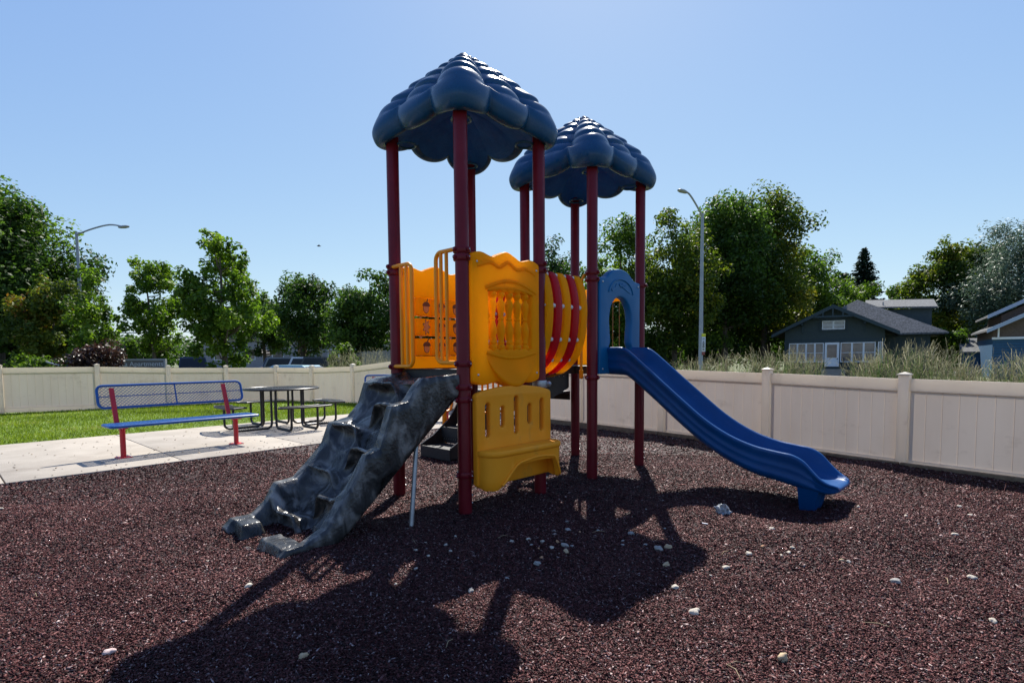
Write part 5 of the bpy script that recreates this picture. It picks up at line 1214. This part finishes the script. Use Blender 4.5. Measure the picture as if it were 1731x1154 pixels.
ink = mat('sign ink', (.02, .025, .03), .6)
mb = MB()
for z, w, h in ((.27, .10, .03), (.135, .06, .05), (.045, .10, .055), (-.035, .08, .05), (-.115, .10, .06), (-.21, .07, .03), (-.26, .09, .03)): mb.box((0, -.0085, z), (w, .005, h))
mb.build('lettering', ink, ws, smooth=0)
flat('red_sign', .14, .16, zr_, red_s, 'small dull red sign at the bottom of the stack on the tall street lamp', 'sign')

# traffic light on a mast arm
d = 62; a = atY(201, 566, d); tl = empty('traffic_light', (atY(258, 600, d).x, a.y, -.15), 0, 'dark traffic light showing green on a thin mast arm at left', 'traffic light')
px_ = a.x-tl.location.x; zt_ = atY(215, 563, d).z+.15
mb = MB(); mb.tube([(0, 0, 0), (0, 0, zt_+.3)], [.14, .10], 10); mb.tube([(0, 0, zt_), (px_-.2, 0, zt_+.05)], [.08, .05], 8); mb.build('mast', lamp_m, tl)
mb = MB(); mb.box((px_, -.12, zt_-.2), (.36, .22, 1.12), bev=.03); 
for k in range(3): mb.tube([(px_, -.24, zt_+.16-.36*k), (px_, -.42, zt_+.13-.36*k)], .15, 12, cap=False)
mb.build('signal_head', black_c, tl)
gm, N_g, L_g, P_g = nodes('green signal lens'); P_g.inputs['Base Color'].default_value = (.0, .3, .16, 1); P_g.inputs['Emission Color'].default_value = (.0, .75, .38, 1); P_g.inputs['Emission Strength'].default_value = 1.2
MB().ball((px_, -.30, zt_-.56), (.14, .05, .14), 12).build('green_lens', gm, tl)
# apartments sign
d = 22.5; a = atY(231, 616, d); sg = empty('apartments_sign', (a.x, a.y, -.15), R(8), 'grey framed sign board lettered Apartments behind the left fence', 'sign')
zc = a.z+.15; MB().box((0, 0, zc-.10), (2.15, .10, .56)).build('board', mat('sign board grey', (.13, .13, .14), .6), sg, smooth=0)
mb = MB(); mb.box((0, -.01, zc+.20), (2.25, .14, .07)); mb.box((1.1, -.01, zc-.2), (.07, .14, .8)); mb.box((-1.1, -.01, zc-.2), (.07, .14, .8)); mb.tube([(-.9, 0, 0), (-.9, 0, zc-.3)], .06, 8); mb.tube([(.9, 0, 0), (.9, 0, zc-.3)], .06, 8); mb.build('frame', mat('sign frame', (.30, .32, .35), .5), sg, smooth=0)
text('Sonata Apartments', .27, sign_w, (0, -.055, zc+.015), 0, sg)
# thin sign pole and low railing at far left
p = atY(24, 600, 34); o = MB().tube([(0, 0, 0), (0, 0, atY(22, 540, 34).z+.15)], .05, 8).build('sign_post', lamp_m, loc=(p.x, p.y, -.15)); tag(o, 'thin grey metal post at far left in front of the large trunk', 'post')
a = atY(76, 611, 24); b = atY(102, 618, 23); o = MB().tube([a, b], .035, 8).build('hand_rail', lamp_m); tag(o, 'short pale sloping handrail behind the left fence', 'handrail')
dw = mat('dark weathered planks', (.05, .04, .035), .85, (.09, .07, .06), 8)
p = atY(3, 600, 30); g = empty('wooden_gate', (p.x, p.y, -.15), R(25), 'dark wooden plank screen at the far left edge', 'screen'); H = atY(5, 596, 30).z+.15
for k in range(5): MB().box((-.6+.17*k, 0, H/2), (.15, .03, H)).build('plank', dw, g, smooth=0)
# grey plank fence behind the weeds
gw = mat('grey weathered planks', (.16, .15, .145), .9, (.25, .235, .225), 10, .3, 30)
a = atY(612, 600, 30); b = atY(690, 600, 24); pf_ = empty('plank_fence', (a.x, a.y, -.15), math.atan2(b.y-a.y, b.x-a.x), 'grey weathered plank fence behind the dry weeds', 'fence'); Ln = (b-a).length; n = 22; Hp = 1.95
for k in range(n): MB().box((Ln*(k+.5)/n, 0, Hp/2+.04*math.sin(k*2.3)), (Ln/n-.02, .025, Hp)).build('plank', gw, pf_, smooth=0)
mb = MB(); mb.box((Ln/2, .035, .5), (Ln, .04, .09)); mb.box((Ln/2, .035, 1.6), (Ln, .04, .09)); mb.build('rail', gw, pf_, smooth=0)
# utility pole and wires
d = 55; c = atY(1634, 600, d); up = empty('utility_pole', (c.x, c.y, -.15), 0, 'dark wooden utility pole between the house and the silver tree', 'utility pole'); H = atY(1634, 485, d).z+.15
MB().tube([(0, 0, 0), (0, 0, H)], [.17, .13], 10).build('pole', bark_m, up); MB().box((0, 0, H-.5), (1.8, .1, .12)).build('crossarm', bark_m, up, smooth=0)
for k, (y0, y1) in enumerate(((522, 494), (529, 503))):
    a = atY(1440, y0, 75); b = Vector((c.x, c.y, H-.15-.4-.4*k)); mdl = a.lerp(b, .5)-Vector((0, 0, .25))
    o = MB().tube(catmull([a, mdl, b], 8), .022, 6).build('power_line', rubber); tag(o, ('upper' if k == 0 else 'lower')+' dark utility wire running to the pole beside the silver tree', 'wire', 'utility wires')

# ================================================================ PARKED CARS AND BUILDING IN THE LEFT BACKGROUND
def car_kind(paint, tall, tail=False):
    root = empty('parked_car'); h = 1.78 if tall else 1.42; body = [(-2.2, .35), (-2.28, .62), (-2.2, .92), (-1.25 if not tall else -1.2, 1.02), (2.1, 1.02), (2.25, .8), (2.25, .4), (2.1, .3)]
    FY = lambda x, z, dd: Vector((x, dd, z))
    pm = mat('car paint '+paint[0], paint[1], .25, coat=.6, metal=.2)
    mb = MB(); mb.prism(body, FY, -.85, .85)
    if tall: cab = [(-1.25, 1.0), (-.55, h-.05), (1.75, h), (2.1, 1.0)]
    else: cab = [(-1.1, 1.0), (-.35, h-.03), (.95, h), (1.75, 1.0)]
    vs_ = []
    for dd, ins in ((-.80, 0), (.80, 0)):
        for x, z in cab: k = .13 if z > 1.1 else 0; vs_.append((x, dd*(1-k*1.1), z))
    n = len(cab); mb.add(vs_, [tuple(range(n-1, -1, -1)), tuple(range(n, 2*n))]+[(k, (k+1) % n, n+(k+1) % n, n+k) for k in range(n)])
    bd = mb.build('body', pm, root, smooth=20)
    gl = MB()
    for s in (-1, 1):
        x0, x1, x2, x3 = cab[0][0]+.12, cab[1][0]+.06, cab[2][0]-.08, cab[3][0]-.16; zt2 = h-.13
        f = lambda x, z: (x, s*(.80-.088*(z-1.0)/(h-1.0)*1.25+.006), z)
        pts = [f(x0+.06, 1.05), f(x1, zt2), f(x2, zt2), f(x3, 1.05)]; gl.add(pts, [(0, 1, 2, 3) if s > 0 else (3, 2, 1, 0)])
    for (xa, za), (xb, zb2) in ((cab[0], cab[1]), (cab[3], cab[2])):
        sgn = -1 if xa < 0 else 1; ox = sgn*.008
        p0 = Vector((xa+(xb-xa)*.1+ox, -.74, za+(zb2-za)*.1)); p1 = Vector((xa+(xb-xa)*.1+ox, .74, za+(zb2-za)*.1)); p2 = Vector((xa+(xb-xa)*.88+ox, .66, za+(zb2-za)*.88+.004)); p3 = Vector((xa+(xb-xa)*.88+ox, -.66, za+(zb2-za)*.88+.004)); gl.add([p0, p1, p2, p3], [(0, 1, 2, 3)])
    gl.build('window', mat('car glass', (.012, .014, .018), .2, spec=.35), root, smooth=0, clean=False)
    for x in (-1.4, 1.4):
        for s in (-1, 1):
            w = MB().tube([(x, s*.66, .33), (x, s*.87, .33)], .33, 20).build('wheel', rubber, root); MB().tube([(x, s*.865, .33), (x, s*.88, .33)], .2, 14).build('rim', steel, w)
    for s in (-1, 1):
        MB().box((-2.24, s*.62, .78), (.06, .3, .12)).build('headlight', mat('headlight glass', (.7, .7, .72), .15), root); MB().box((2.22, s*.68, .86), (.06, .2, .22)).build('tail_light', mat('tail light red', (.5, .01, .01), .25), root)
    return root
CG = 'cars parked beyond the left fence'
for px, d, rz, paint, tall, lb in ((466, 47, 100, ('dark blue', (.02, .035, .07)), True, 'dark blue parked car partly behind the loose green tree'), (494, 45, 195, ('grey', (.12, .13, .14)), True, 'grey parked car beneath the round dark tree'),
                                   (532, 44, 205, ('white', (.55, .56, .58)), True, 'white parked car right of the dark trunk'), (556, 42, 195, ('black', (.015, .016, .018)), True, 'black parked car beside the dry weeds'),
                                   (512, 23.5, 170, ('light blue', (.22, .36, .44)), False, 'light blue car whose roof just shows above the fence'), (326, 36, 300, ('navy', (.02, .03, .06)), True, 'dark parked car showing a red tail light behind the loose tree')):
    cr = car_kind(paint, tall); p = atY(px, 600, d); cr.location = (p.x, p.y, -.15 if px != 512 else -.24); cr.rotation_euler.z = R(rz); tag(cr, lb, 'car', CG)
p = atY(520, 600, 75); bd = empty('apartment_building', (p.x, p.y, -.15), R(12), 'pale stucco building behind the parked cars and dark trees', 'building')
MB().box((0, 4, 2.2), (26, 8, 4.4)).build('wall', pale_w, bd, smooth=0)
MB().prism([(-13.4, 4.4), (13.4, 4.4), (12.4, 5.2), (-12.4, 5.2)], lambda x, z, dd: Vector((x, dd, z)), -.4, 8.4).build('roof', roof_sh, bd, smooth=0)
for k in range(7):
    f = MB().box((-11+3.6*k, -.02, 2.3), (1.5, .08, 1.4)).build('window', white_p, bd, smooth=0); MB().box((-11+3.6*k, -.07, 2.3), (1.3, .03, 1.2)).build('pane', glass, f, smooth=0)
p = atY(436, 600, 66); aw = empty('awning', (p.x, p.y, -.15), 0, 'dark arched entrance awning left of the parked cars', 'awning')
mb = MB(); arc_ = [(1.15*math.cos(a_), 2.1+.75*math.sin(a_)) for a_ in np.linspace(0, math.pi, 14)]; mb.prism(arc_, lambda x, z, dd: Vector((x, dd, z)), -1.2, 1.2); mb.build('canopy', mat('dark awning cloth', (.05, .04, .035), .8), aw, smooth=30)
for x in (-1.1, 1.1): MB().tube([(x, -1.1, 0), (x, -1.1, 2.1)], .05, 8).build('leg', lamp_m, aw)
p = atY(511, 600, 58); o = MB().box((0, 0, 1.5), (.7, .7, 3.0), bev=.02).box((0, 0, 3.04), (.85, .85, .1)).build('brick_pillar', brick_m, loc=(p.x, p.y, -.15)); tag(o, 'square brick pillar behind the parked cars', 'pillar')

# a bird far up in the sky
p = atY(539, 416, 60); b = empty('bird', p, R(30), 'small dark bird flying in the open sky left of the tower', 'bird')
MB().tube([(-.22, 0, 0), (-.08, 0, .01), (.12, 0, .02), (.24, 0, .015)], [.01, .06, .05, .012], 8).build('body', black_c, b)
for s in (-1, 1): MB().add([(-.08, 0, .04), (.10, 0, .04), (.02, s*.22, .12), (-.12, s*.38, .02), (-.10, s*.20, .10)], [(0, 1, 2, 4), (4, 2, 3)] if s > 0 else [(4, 2, 1, 0), (3, 2, 4)]).build('wing', black_c, b, smooth=0)
